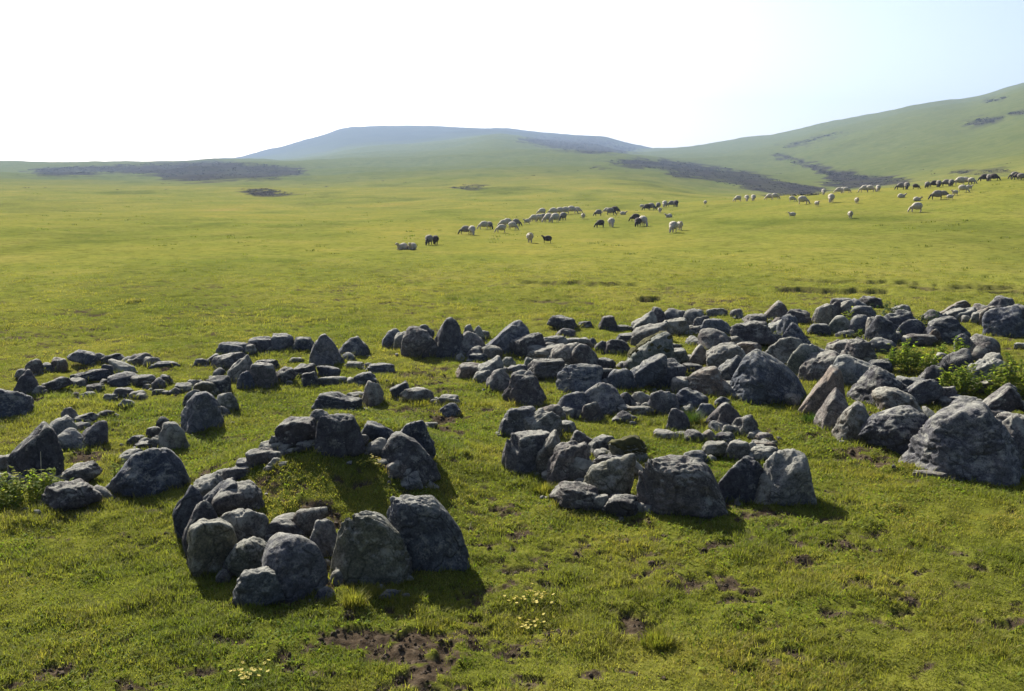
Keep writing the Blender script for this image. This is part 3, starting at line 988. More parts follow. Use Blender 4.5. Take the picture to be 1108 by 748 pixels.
807 475 26 24 p 0 l F | pale triangular stone in the middle ring's right side
783 467 40 31 p 0 g F | peaked boulder at the middle ring's right side
782 441 15 11 b 0 d F | dark round stone behind the peaked boulder
776 471 19 14 b 0 g F | small stone before the peaked boulder's foot
766 478 17 13 b 0 l F | small pale stone left of the one before the peaked boulder
751 480 19 14 b 0 g F | isolated rounded stone on grass inside the middle ring
785 480 19 11 s 0 d F | dark flat stone between peaked boulder and mossy looking slab
733 468 24 25 p 0 d F | dark upright stone beside the mossy tussock
718 449 29 26 b 0 g F | egg shaped boulder at the back of the middle ring
746 444 32 22 t -.5 d F | dark angular stone right of the egg shaped boulder
743 447 17 9 b 0 l F | small pale stone below the dark angular stone
764 451 19 14 p .1 g F | grey stone right of the dark angular stone
721 477 25 11 s 0 l F | crumbly low pale slab on grass inside the middle ring
649 449 50 34 b 0 g F | largest boulder at the middle ring's back left
618 450 30 24 b 0 d F | dark boulder left of the largest back left boulder
641 454 22 19 b 0 g F | stone leaning before the largest back left boulder
678 442 17 16 b 0 d F | dark stone right of the largest back left boulder
693 441 19 16 b 0 l F | pale stone between the back left boulder and egg shaped one
692 449 26 9 s 0 l F | flat pale slab below the pale stone at the ring's back
675 458 22 12 b 0 g F | rubble stone below the flat pale slab at the ring's back
681 501 36 24 b 0 y F | low moss grown hummock stone inside the middle ring
888 414 38 30 t .7 g H | layered slab leaning right at the right wall's top end
904 378 16 10 b 0 w H | brown stone at the right wall's rear end
911 386 30 17 t .7 l H | pale slab tilting up right at the right wall's rear
929 396 34 26 p .1 g H | grey peaked block behind the pinkish sided block
928 420 48 33 k .1 l H | pinkish sided block balanced on the right wall
951 404 21 14 k 0 d H | dark stone right of the pinkish sided block
953 383 25 15 t -.4 g H | grey wedge on grass before the far right heap
886 451 46 52 k .2 w H | tall brown slab leaning up right at the right wall's front
904 468 38 44 p 0 w H | brown pointed slab before the tall leaning one
926 480 40 42 p -.1 l H | light triangular slab left of the dark round wall boulder
973 493 72 52 b 0 d H | large dark round boulder in the right wall's front
970 449 42 25 b -.2 l H | pale rounded boulder behind the large dark round one
996 440 34 27 t .9 g H | pale edged slab pointing up right behind the dark round boulder
948 438 58 36 b 0 d H | dark bluish boulder beneath the pinkish sided block
985 427 30 17 s -.2 g H | bluish slab right of the dark bluish boulder
1040 520 116 80 p -.1 g H | huge lichen covered boulder at the right front
1098 508 50 48 b 0 g H | grey boulder at the right edge beside the huge lichen one
1097 468 36 17 t -.3 w H | brown topped slab at the right edge above the grey boulder
995 484 20 25 b 0 d H | dark stone between the dark round and huge lichen boulders
1074 456 52 37 t .8 d H | big dark slab tilting up right behind the huge lichen boulder
1061 446 10 12 b 0 l H | little light stone beside the big dark tilted slab
1008 458 16 14 b 0 l H | small light stone left above the huge lichen boulder
1022 438 22 18 k 0 g H | grey square stone left of the green bush
1044 443 26 12 s 0 d H | dark low stone under the green bush
1071 422 36 30 t .7 l H | light slab standing between the two green bushes
1074 398 16 14 b 0 l H | light stone on top behind the slab between the bushes
1066 427 22 13 t .6 w H | reddish slab below the slab between the bushes
1103 446 16 11 b 0 l H | pale stone at the right edge below the right green bush
1010 418 28 20 b 0 d H | dark stone below the yellow flowering bush
1029 408 32 28 b 0 d H | dark heap stone under the leafy clump right of the yellow bush
1019 397 18 14 b 0 l H | pale knobbly stone right of the yellow flowering bush
1061 393 28 26 b 0 g H | lone round grey boulder right of the leafy clump
1041 389 14 24 b 0 d H | dark narrow stone left of the lone round grey boulder
1006 519 28 8 s 0 w H | flat slab on the soil at the huge lichen boulder's left foot
1022 372 40 26 p -.2 d I | dark pyramid stone right of the far right heap
1011 372 11 14 b 0 w I | small tan stone at the dark pyramid stone's left foot
994 373 28 10 s 0 g I | low grey slab between far right heap and yellow bush
1027 345 36 19 t .8 w I | long brown topped slab rising right at the back right
1011 350 21 13 b 0 d I | dark stone under the long brown topped slab's low end
1033 349 21 14 t .4 l I | pale stone under the long brown topped slab's high end
1046 350 19 15 t .7 l I | pale slab left of the far right corner group
1058 340 16 10 b 0 w I | brown stone on top between pale slab and corner group
1058 352 18 15 t .6 l I | pale slab leaning at the corner group's left
1068 353 17 19 t .6 w I | tan slab leaning on the corner group's big boulder
1084 340 22 17 p 0 g I | peaked stone topping the far right corner group
1088 365 36 30 b 0 d I | big dark boulder of the far right corner group
1100 348 17 16 b 0 d I | dark stone behind the corner group's big boulder
1105 366 23 18 b 0 g I | grey stone right of the corner group's big boulder
1106 378 12 6 s 0 l I | flat pale stone on grass at the far right edge
889 352 17 21 b 0 l I | sunlit pale end stone at the far right heap's left end
899 348 16 21 b 0 g I | grey stone right of the sunlit pale end stone
911 338 20 14 b 0 d I | dark round stone on the far right heap's top left
907 344 12 12 b 0 g I | small stone below the dark round top stone
914 347 18 20 t .8 l I | pale slab leaning in the far right heap's middle
929 342 26 17 b 0 g I | grey stone on the far right heap's top middle
942 333 20 11 t -.4 d I | dark slab topping the far right heap on its right
933 350 28 18 b 0 g I | boulder in the centre of the far right heap
930 364 20 21 b 0 g I | rounded boulder at the far right heap's front
906 362 26 19 b 0 y I | green mottled boulder at the far right heap's front left
914 366 16 8 b 0 g I | small stone at the foot of the green mottled boulder
942 368 10 22 k 0 l I | narrow sunlit upright stone beside the shaded boulder
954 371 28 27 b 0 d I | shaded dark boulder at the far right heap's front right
970 363 38 25 b 0 d I | dark plant covered boulder at the far right heap's right
974 342 16 11 t .8 l I | pale slab poking up at the far right heap's right end
988 368 28 20 b 0 d I | dark stone at the foot of the far right heap's right end
"""
# ------------------------------------------------------------------ rocks
import bmesh


def ico(sub):
    bm = bmesh.new(); bmesh.ops.create_icosphere(bm, subdivisions=sub, radius=1.0)
    bm.verts.ensure_lookup_table()
    V = np.array([v.co[:] for v in bm.verts]); F = np.array([[v.index for v in f.verts] for f in bm.faces])
    bm.free()
    return V / np.linalg.norm(V, axis=1)[:, None], F


ICO = {k: ico(k) for k in (2, 3, 4, 5, 6)}
GROUPS = {'A': 'stones scattered at the far left', 'B': 'stones of the pile by the leafy plant', 'C': 'stones of the near left ring',
          'D': 'stones of the low line behind the left ring', 'E': 'stones of the middle back wall', 'F': 'stones of the middle ring',
          'G': 'stones of the big central heap', 'H': 'stones of the right hand wall', 'I': 'stones of the far right heap',
          'J': 'stones along the back edge of the meadow'}
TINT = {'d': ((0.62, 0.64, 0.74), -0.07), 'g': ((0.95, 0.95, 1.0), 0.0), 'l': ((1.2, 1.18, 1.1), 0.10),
        'w': ((1.25, 1.09, 0.95), -0.02), 'y': ((1.0, 1.05, 0.8), 0.08)}


def rot_y(V, a):
    c, s = math.cos(a), math.sin(a)
    return np.stack([c * V[:, 0] + s * V[:, 2], V[:, 1], -s * V[:, 0] + c * V[:, 2]], -1)


def rock_shape(kind, peak, seed, sub, asp):
    """unit rock in the box -1..1 (x right, y away, z up)"""
    rg = np.random.default_rng(seed)
    U, F = ICO[sub]
    pl, hh = [], []

    def plane(n, h):
        n = np.array(n, float); pl.append(n / np.linalg.norm(n)); hh.append(h)

    p = 11.0
    if kind == 'b':
        for _ in range(15):
            n = rg.normal(0, 1, 3); plane(n, rg.uniform(0.80, 1.06))
        plane((0, 0, -1), 0.5)
        for _ in range(3):
            a = rg.uniform(0, 6.28); plane((math.cos(a), math.sin(a), rg.uniform(.2, .7)), rg.uniform(.68, .8))
        p = 11
    elif kind == 'o':
        for _ in range(18):
            n = rg.normal(0, 1, 3); plane(n, rg.uniform(0.86, 1.0))
        plane((0, 0, -1), 0.62); p = 6.0
    elif kind == 'p':
        k = rg.integers(4, 6); a0 = rg.uniform(0, 6.28)
        for i in range(k):
            a = a0 + 6.283 * i / k + rg.uniform(-.25, .25); t = rg.uniform(0.26, 0.55)
            plane((math.cos(a), math.sin(a), t), rg.uniform(0.62, 0.74))
        plane((rg.uniform(-.4, .4), rg.uniform(-.3, .3), 1), 0.80); plane((0, 0, -1), 0.5); p = 12
        for _ in range(7): plane(rg.normal(0, 1, 3), rg.uniform(.82, 1.02))
    elif kind == 'f':
        k = rg.integers(5, 7); a0 = rg.uniform(0, 6.28)
        for i in range(k):
            a = a0 + 6.283 * i / k + rg.uniform(-.2, .2)
            plane((math.cos(a), math.sin(a), rg.uniform(.22, .55)), rg.uniform(0.7, .86))
        plane((rg.uniform(-.12, .12), rg.uniform(-.25, .0), 1), 0.66); plane((0, 0, -1), 0.8); p = 16
        for _ in range(5): plane(rg.normal(0, 1, 3), rg.uniform(.95, 1.1))
    else:                       # k block, t tilted slab, s low slab
        a0 = rg.uniform(-.5, .5)
        for i in range(4):
            a = a0 + 1.5708 * i + rg.uniform(-.22, .22)
            plane((math.cos(a), math.sin(a), rg.uniform(-.05, .45)), rg.uniform(.62, .8))
        plane((rg.uniform(-.2, .2), rg.uniform(-.3, .1), 1), .68); plane((0, 0, -1), .7)
        for _ in range(10): plane(rg.normal(0, 1, 3), rg.uniform(.78, 1.0))
        p = 13
    PL = np.array(pl); H = np.array(hh)
    d = np.maximum(U @ PL.T, 0) / H[None]
    r = (np.sum(d ** p, 1)) ** (-1 / p)
    V = U * r[:, None]
    if kind in 'ts':
        # flatten, then lean: peak is which end is up
        V[:, 2] *= 0.55 if kind == 't' else 0.8
        V = rot_y(V, -0.55 * peak if kind == 't' else -0.18 * peak)
    else:
        V[:, 0] += peak * 0.42 * (V[:, 2] + .3)
    # wear: dents, ledges and grain
    o = rg.uniform(-50, 50, 3)
    A = np.array([1.0, 0.8, 1.0 / max(asp, .5)])
    q = V * A
    a1 = fbm3(q * 1.5 + o, 1, 3); a2 = fbm3(q * 4.2 + o, 2, 3); a3 = fbm3(q * np.array([7, 7, 13.]) + o, 5, 3)
    disp = 0.30 * (a1 - 0.5) + 0.17 * (a2 - 0.5) - 0.05 * np.maximum(0.48 - a3, 0) * 4
    if sub >= 5: disp = disp + 0.06 * (fbm3(q * 13 + o, 3, 3) - 0.5)
    V = V + U * disp[:, None]
    mn, mx = V.min(0), V.max(0)
    V = (V - (mn + mx) / 2) / ((mx - mn) / 2)
    return V, F


# outlines of the rocks that stand out: (share of half width, share of height) from left to right
PROFILE = {
    (402, 632): [(-1, .35), (-.75, .8), (-.5, .97), (-.1, 1), (.3, .93), (.7, .7), (1, .45)],
    (462, 622): [(-1, .72), (-.8, .98), (-.4, 1), (.15, .98), (.5, .8), (.8, .58), (1, .3)],
    (737, 560): [(-1, .55), (-.9, .85), (-.75, .97), (.0, 1), (.35, .97), (.55, .85), (.8, .5), (1, .2)],
    (1040, 520): [(-1, .3), (-.75, .6), (-.45, .85), (-.1, 1), (.25, .98), (.5, .82), (.75, .58), (1, .35)],
    (827, 436): [(-1, .25), (-.8, .5), (-.55, .85), (-.3, 1), (0, .92), (.4, .75), (.8, .5), (1, .25)],
    (161, 540): [(-1, .35), (-.7, .6), (-.3, .92), (.1, 1), (.5, .97), (.8, .75), (.95, .45), (1, .3)],
    (41, 521): [(-1, .52), (-.85, .58), (-.2, .8), (.4, 1), (.7, .9), (1, .6)],
    (354, 397): [(-1, .3), (-.7, .72), (-.3, .95), (-.05, 1), (.3, .8), (.7, .5), (1, .2)],
    (488, 387): [(-1, .4), (-.6, .7), (-.25, .97), (0, 1), (.3, .9), (.7, .6), (1, .3)],
    (220, 468): [(-1, .45), (-.7, .72), (-.25, .97), (.2, 1), (.6, .82), (1, .45)],
    (546, 385): [(-1, .25), (-.5, .5), (.3, .95), (.6, 1), (.9, .8), (1, .5)],
    (973, 493): [(-1, .5), (-.7, .8), (-.2, .97), (.2, 1), (.6, .85), (1, .4)],
    (886, 451): [(-1, .12), (-.5, .45), (.1, .8), (.35, 1), (.7, .95), (.9, .7), (1, .5)],
    (904, 468): [(-1, .3), (-.4, .8), (-.1, 1), (.3, .8), (1, .3)],
    (926, 480): [(-1, .4), (-.6, .75), (-.1, 1), (.2, .95), (.6, .6), (1, .35)],
    (852, 548): [(-1, .35), (-.9, .75), (-.5, .95), (.1, 1), (.55, .9), (.8, .5), (1, .2)],
    (800, 543): [(-1, .4), (-.4, .8), (.1, 1), (.6, .95), (1, .7)],
    (369, 494): [(-1, .4), (-.9, .9), (-.75, 1), (.5, .97), (.75, .7), (1, .25)],
    (319, 488): [(-1, .5), (-.6, .85), (-.1, 1), (.8, .98), (1, .7)],
    (443, 523): [(-1, .45), (-.6, .9), (-.3, 1), (.2, .85), (.7, .5), (1, .3)],
    (320, 645): [(-1, .6), (-.8, .85), (-.4, 1), (.3, 1), (.7, .88), (1, .55)],
    (231, 620): [(-1, .6), (-.8, .9), (-.3, 1), (.4, .97), (.8, .85), (1, .6)],
    (928, 420): [(-1, .6), (-.8, .95), (-.55, 1), (.3, .8), (.9, .6), (1, .4)],
    (860, 376): [(-1, .15), (-.5, .7), (-.2, 1), (.2, .8), (.7, .35), (1, .1)],
    (573, 514): [(-1, .6), (-.85, .92), (.0, .97), (.7, 1), (1, .75)],
    (649, 449): [(-1, .4), (-.5, .8), (0, 1), (.5, .85), (1, .4)],
    (1074, 456): [(-1, .1), (-.5, .4), (.1, .8), (.4, 1), (.7, .85), (1, .4)],
    (1027, 345): [(-1, .25), (-.3, .45), (.3, .9), (.6, 1), (.9, .75), (1, .5)],
    (783, 467): [(-1, .2), (-.5, .65), (-.1, .95), (.1, 1), (.5, .75), (1, .3)],
    (838, 347): [(-1, .15), (-.3, .7), (.2, 1), (.6, .85), (1, .4)],
}


def fit_profile(V, prof):
    """reshape a unit rock so that its outline seen from the front follows the profile"""
    u = V[:, 0]; z = (V[:, 2] + 1) / 2
    nb = 24
    k = np.clip(((u + 1) / 2 * nb).astype(int), 0, nb - 1)
    e = np.zeros(nb); np.maximum.at(e, k, z)
    e = np.maximum(e, .28)
    for _ in range(2): e = np.convolve(np.pad(e, 1, mode='edge'), [.25, .5, .25], 'valid')
    env = np.interp(u, (np.arange(nb) + .5) / nb * 2 - 1, e)
    pu, pv = zip(*prof)
    f = np.interp(u, pu, pv)
    f = (np.interp(u - .06, pu, pv) + f * 2 + np.interp(u + .06, pu, pv)) / 4
    W = V.copy(); W[:, 2] = (lambda q: np.where(q > .9, .9 + .1 * np.tanh((q - .9) / .1), q))(z / env) * f * 2 - 1
    return W


NROCK = 0
ROCKS = {}


def make_rock(x, yb, w, h, kind, peak, tint, label, zone):
    global NROCK
    NROCK += 1
    p = at(x, min(yb, 700))
    dist = math.sqrt(p[0] ** 2 + p[1] ** 2 + (HCAM - p[2]) ** 2)
    s = dist / FPX
    w0 = w
    w *= (1.22 if zone in 'CEFGHI' and w < 45 else 1.12) if w < 80 else 1.04; h *= 1.07 if w < 70 else 1.0
    dep = math.atan2(HCAM - p[2], math.hypot(p[0], p[1]))
    W = w * s
    dk = {'b': 0.85, 'o': 0.9, 'k': 0.75, 'p': 0.85, 'f': 0.62, 't': 0.75, 's': 0.8}[kind]
    D = min(W * dk, max(h * s * 1.5, W * 0.45))
    H = max((h * s - 0.42 * D * math.sin(dep)) / math.cos(dep), 0.45 * h * s, 0.3 * min(W, D))
    sink = 0.24 * H
    Ht = H + sink
    sub = 6 if w >= 75 else 5 if w >= 40 else 4 if w >= 17 else 3
    V, F = rock_shape(kind, peak, 1000 + NROCK * 7, sub, Ht / W)
    if (int(x), int(yb)) in PROFILE: V = fit_profile(V, PROFILE[(int(x), int(yb))])
    V = V * np.array([W / 2 * 1.02, D / 2, Ht / 2]); V[:, 2] += Ht / 2 - sink
    n = len(F)
    me = mesh_np("rock", V, F.ravel(), np.arange(n) * 3, np.full(n, 3), M_ROCK, True)
    az = math.atan2(p[0], p[1])
    hd = np.array([math.sin(az), math.cos(az)])
    c = np.array([p[0], p[1]]) + hd * D * 0.42
    z = float(rough_z(np.array([c[0]]), np.array([c[1]]))[0])
    name = "boulder" if w >= 40 else "flat_stone" if kind in 'ts' else "stone"
    o = link(name, me, None, (c[0], c[1], z), (0, 0, -az))
    (r_, g_, b_), lic = TINT[tint]
    v = RNG.uniform(0.72, 1.28)
    wm = RNG.uniform(-.12, .14)
    o.color = (r_ * v * (1 + wm), g_ * v, b_ * v * (1 - wm), lic + RNG.uniform(-.03, .03))
    tag(o, label, "boulder" if w >= 40 else "rock", GROUPS[zone])
    return o, V, F, dist


LABELS = {}
for line in TABLE.strip().splitlines():
    line = line.strip()
    if not line or line.startswith('#'): continue
    num, label = line.split('|')
    x, yb, w, h, kind, peak, tint, zone = num.split()
    label = label.strip()
    if label in LABELS: print("DUPLICATE LABEL", label)
    LABELS[label] = 1
    if kind == 'b' and ' round' in ' ' + label.replace('roundish', 'round'): kind = 'o'
    o, V, F, dist = make_rock(float(x), float(yb), float(w), float(h), kind, float(peak), tint, label, zone)
    if (int(float(x)), int(float(yb))) in ((703, 403), (681, 501)):
        # a moss cushion grown over the upper faces
        nf = np.cross(V[F[:, 1]] - V[F[:, 0]], V[F[:, 2]] - V[F[:, 0]]); nf /= np.linalg.norm(nf, axis=1)[:, None] + 1e-9
        cen = V[F].mean(1)
        k = (nf[:, 2] > 0.15) & (cen[:, 2] > V[:, 2].max() * 0.28) & (fbm3(cen * 7, 9, 3) > (0.40 if 'hummock' in label else 0.47))
        Fm = F[k]; ids = np.unique(Fm); mp = np.full(len(V), -1); mp[ids] = np.arange(len(ids))
        Fm = mp[Fm]
        edge = np.zeros(len(ids)); cnt = np.bincount(Fm.ravel(), minlength=len(ids)); edge = np.clip(cnt / 6, 0, 1)
        nv = V[ids] - V.mean(0); nv /= np.linalg.norm(nv, axis=1)[:, None]
        th = (0.012 + 0.05 * fbm3(V[ids] * 22, 8, 3)) * np.where(edge > .9, 1, -0.1)
        Vm = V[ids] + nv * th[:, None]
        mm = mesh_np("moss", Vm, Fm.ravel(), np.arange(len(Fm)) * 3, np.full(len(Fm), 3), M_MOSS, True)
        link("moss", mm, o)


# ------------------------------------------------------------------ loose rubble round the walls
def build_rubble():
    base = [(V_, F_) for V_, F_ in (rock_shape(k, 0, 5000 + i, 3, .7) for i, k in enumerate('bkbkbtbkbpkb'))]
    VV, FF, n0, items = [], [], 0, []
    for o in list(COL.objects):
        if o.get('category') not in ('rock', 'boulder'): continue
        me = o.data
        items.append((o.location.x, o.location.y, o.location.z, max(abs(v.co.x) for v in me.vertices), max(abs(v.co.y) for v in me.vertices), o.rotation_euler.z))
    A = np.array(items)

    def drop(x, y, sz, lift=0.0):
        nonlocal n0
        z = float(look(np.array([x]), np.array([y]), 'z')[0]) + lift
        V_, F_ = base[int(RNG.integers(0, len(base)))]
        th = RNG.uniform(0, 6.283); ct, st_ = math.cos(th), math.sin(th)
        q = V_ * np.array([1, RNG.uniform(.65, .95), RNG.uniform(.45, .75)]) * sz
        q = np.stack([q[:, 0] * ct - q[:, 1] * st_, q[:, 0] * st_ + q[:, 1] * ct, q[:, 2]], -1) + np.array([x, y, z + sz * .12])
        VV.append(q); FF.append(F_ + n0); n0 += len(q)

    for (x, y, z, rx, ry, rz) in A:
        c_, s_ = math.cos(rz), math.sin(rz)
        for _ in range(int(RNG.integers(0, 4))):
            a = RNG.uniform(0, 6.283)
            lx, ly = math.cos(a) * rx * RNG.uniform(.95, 1.5), math.sin(a) * ry * RNG.uniform(.95, 1.6)
            drop(x + c_ * lx - s_ * ly, y + s_ * lx + c_ * ly, RNG.uniform(.015, .05) * (1 if RNG.uniform() < .8 else 1.5))
        # fist to head sized stones wedged into the gaps of a wall
        d = np.hypot(A[:, 0] - x, A[:, 1] - y)
        for j in np.argsort(d)[1:8]:
            gap = d[j]
            if gap < 1.25 * (rx + A[j, 3]) and RNG.uniform() < .9:
                t = RNG.uniform(.35, .65)
                s_z = min(.42 * min(rx, A[j, 3]) + .03, .19) * RNG.uniform(.6, 1.15)
                drop(x + (A[j, 0] - x) * t + RNG.normal(0, .04), y + (A[j, 1] - y) * t + RNG.normal(0, .06), s_z, RNG.uniform(0, .5) * s_z)
    V, F = np.vstack(VV), np.vstack(FF)
    me = mesh_np("rubble", V, F.ravel(), np.arange(len(F)) * 3, np.full(len(F), 3), M_ROCK, True)
    o = link("rubble", me); o.color = (1.1, 1.05, .98, .05)
    tag(o, "small loose grey stones strewn round the boulder walls", "rubble", kind='stuff')


build_rubble()


# ------------------------------------------------------------------ longer grass round the foot of every stone
def build_foot_grass():
    PX, PY = [], []
    for o in list(COL.objects):
        if o.get('category') not in ('rock', 'boulder'): continue
        vs = np.zeros(len(o.data.vertices) * 3, np.float32); o.data.vertices.foreach_get('co', vs); vs = vs.reshape(-1, 3)
        low = vs[vs[:, 2] < .35 * vs[:, 2].max()]
        if not len(low): continue
        rx, ry = np.abs(low[:, :2]).max(0)
        n = int(60 + 420 * (rx + ry) * .5)
        a = RNG.uniform(0, 6.283, n); f = 1 + np.abs(RNG.normal(0, .12, n)) - .06
        lx, ly = np.cos(a) * rx * f, np.sin(a) * ry * f
        g = fbm2(np.cos(a) * 2 + o.location.x * 3, np.sin(a) * 2 + o.location.y * 3, 51, 2)
        k = g > .42
        c_, s_ = math.cos(o.rotation_euler.z), math.sin(o.rotation_euler.z)
        PX.append((o.location.x + c_ * lx - s_ * ly)[k]); PY.append((o.location.y + s_ * lx + c_ * ly)[k])
    x, y = np.concatenate(PX), np.concatenate(PY); n = len(x)
    sz = np.maximum(1, (np.hypot(x, y) / 9) ** .6)
    me = blades_mesh("foot_grass", np.stack([x, y, look(x, y, 'z') - .01], -1), RNG.uniform(.03, .10, n) * np.minimum(sz, 1.3), .006 * sz * RNG.uniform(.6, 1.4, n),
                     RNG.uniform(0, 6.28, n), RNG.uniform(.15, 1.1, n), np.clip(RNG.uniform(0, 1.05, n), 0, 1), M_GRASS)
    tag(link("foot_grass", me), "longer ungrazed grass fringing the feet of the stones", "grass", kind='stuff')


build_foot_grass()
# ------------------------------------------------------------------ sheep
def skin_mesh(name, pts, edges, radii, material, root=0, sub=2, wobble=0.0, seed=0):
    """one continuous skinned surface grown over a joint skeleton"""
    me = bpy.data.meshes.new(name)
    me.from_pydata(pts, edges, [])
    o = bpy.data.objects.new(name, me); COL.objects.link(o)
    md = o.modifiers.new('s', 'SKIN'); md.use_smooth_shade = True
    lay = me.skin_vertices[0].data
    for i, r in enumerate(radii):
        lay[i].radius = (r, r) if not isinstance(r, tuple) else r
        lay[i].use_root = i == root
    ms = o.modifiers.new('d', 'SUBSURF'); ms.levels = sub; ms.render_levels = sub
    dg = bpy.context.evaluated_depsgraph_get()
    out = bpy.data.meshes.new_from_object(o.evaluated_get(dg))
    bpy.data.objects.remove(o); bpy.data.meshes.remove(me)
    out.name = name
    out.materials.clear(); out.materials.append(material)
    if wobble:
        co = np.zeros(len(out.vertices) * 3, np.float32); out.vertices.foreach_get('co', co); co = co.reshape(-1, 3)
        no = np.zeros(len(out.vertices) * 3, np.float32); out.vertices.foreach_get('normal', no); no = no.reshape(-1, 3)
        co += no * (wobble * (fbm3(co * 14 + seed, 4, 3) - 0.4))[:, None]
        out.vertices.foreach_set('co', co.ravel())
    out.polygons.foreach_set('use_smooth', np.full(len(out.polygons), True))
    return out


def sheep_meshes(pose, col):
    """head towards +x, feet at z = 0, about 0.78 m high at the back"""
    lie = pose == 'lying'
    dz = -0.36 if lie else 0.0
    P = [(-0.42, 0, 0.60 + dz), (-0.15, 0, 0.58 + dz), (0.15, 0, 0.57 + dz), (0.38, 0, 0.60 + dz)]
    R = [0.13, 0.19, 0.19, 0.14]; E = [(0, 1), (1, 2), (2, 3)]
    if pose == 'grazing': neck = [(0.54, 0, 0.46), (0.64, 0, 0.27), (0.72, 0, 0.14), (0.78, 0, 0.04)]
    else: neck = [(0.50, 0, 0.74 + dz), (0.58, 0, 0.88 + dz), (0.68, 0, 0.86 + dz), (0.79, 0, 0.79 + dz)]
    b = len(P); P += neck; R += [0.10, 0.082, 0.072, 0.042]; E += [(3, b), (b, b + 1), (b + 1, b + 2), (b + 2, b + 3)]
    hx, hy, hzz = neck[1]
    for s in (-1, 1):                                      # ears
        k = len(P); P += [(hx - 0.0, s * 0.08, hzz + 0.02), (hx - 0.03, s * 0.16, hzz + 0.0)]; R += [0.03, 0.018]; E += [(b + 1, k), (k, k + 1)]
    if lie:
        for s in (-1, 1):
            k = len(P); P += [(0.40, s * 0.13, 0.10), (0.55, s * 0.13, 0.045)]; R += [0.06, 0.03]; E += [(3, k), (k, k + 1)]
            k = len(P); P += [(-0.35, s * 0.15, 0.09), (-0.12, s * 0.21, 0.045)]; R += [0.08, 0.03]; E += [(0, k), (k, k + 1)]
    else:
        for s in (-1, 1):
            k = len(P); P += [(0.36, s * 0.10, 0.42), (0.37, s * 0.105, 0.22), (0.35, s * 0.105, 0.03)]; R += [0.075, 0.04, 0.032]
            E += [(3, k), (k, k + 1), (k + 1, k + 2)]
            k = len(P); P += [(-0.38, s * 0.10, 0.42), (-0.46, s * 0.105, 0.24), (-0.42, s * 0.105, 0.03)]; R += [0.085, 0.04, 0.032]
            E += [(0, k), (k, k + 1), (k + 1, k + 2)]
    body = skin_mesh("body", P, E, R, M_SKIN[col], 1)
    # fleece: woolly coat over trunk and the root of the neck
    U, F = ICO[4]
    x = U[:, 0]
    V = np.stack([U[:, 0] * (0.42 if lie else 0.53) - 0.06, U[:, 1] * 0.30 * (1 - .10 * x), U[:, 2] * 0.29 * (1 - .06 * x)], -1)
    V[:, 2] = np.where(V[:, 2] < 0, V[:, 2] * (.9 if lie else 1.08), V[:, 2] * 1.06) + 0.58 + dz
    nk = np.clip((x - .55) / .45, 0, 1) ** 1.5
    if pose == 'grazing': V[:, 2] -= .20 * nk; V[:, 0] += .06 * nk
    else: V[:, 2] += .15 * nk
    V += U * (0.075 * (fbm3(V * 9, 4, 3) - .5) + 0.05 * (fbm3(V * 26, 6, 2) - .5))[:, None]
    if lie: V[:, 2] = np.maximum(V[:, 2], 0.02)
    n = len(F)
    fl = mesh_np("fleece", V, F.ravel(), np.arange(n) * 3, np.full(n, 3), M_FLEECE[col], True)
    return body, fl


SHEEP_M = {}
ORD = "first second third fourth fifth sixth seventh eighth ninth tenth eleventh twelfth thirteenth fourteenth".split()
COLN = {'w': 'cream', 'g': 'greyish', 'd': 'dark brown'}
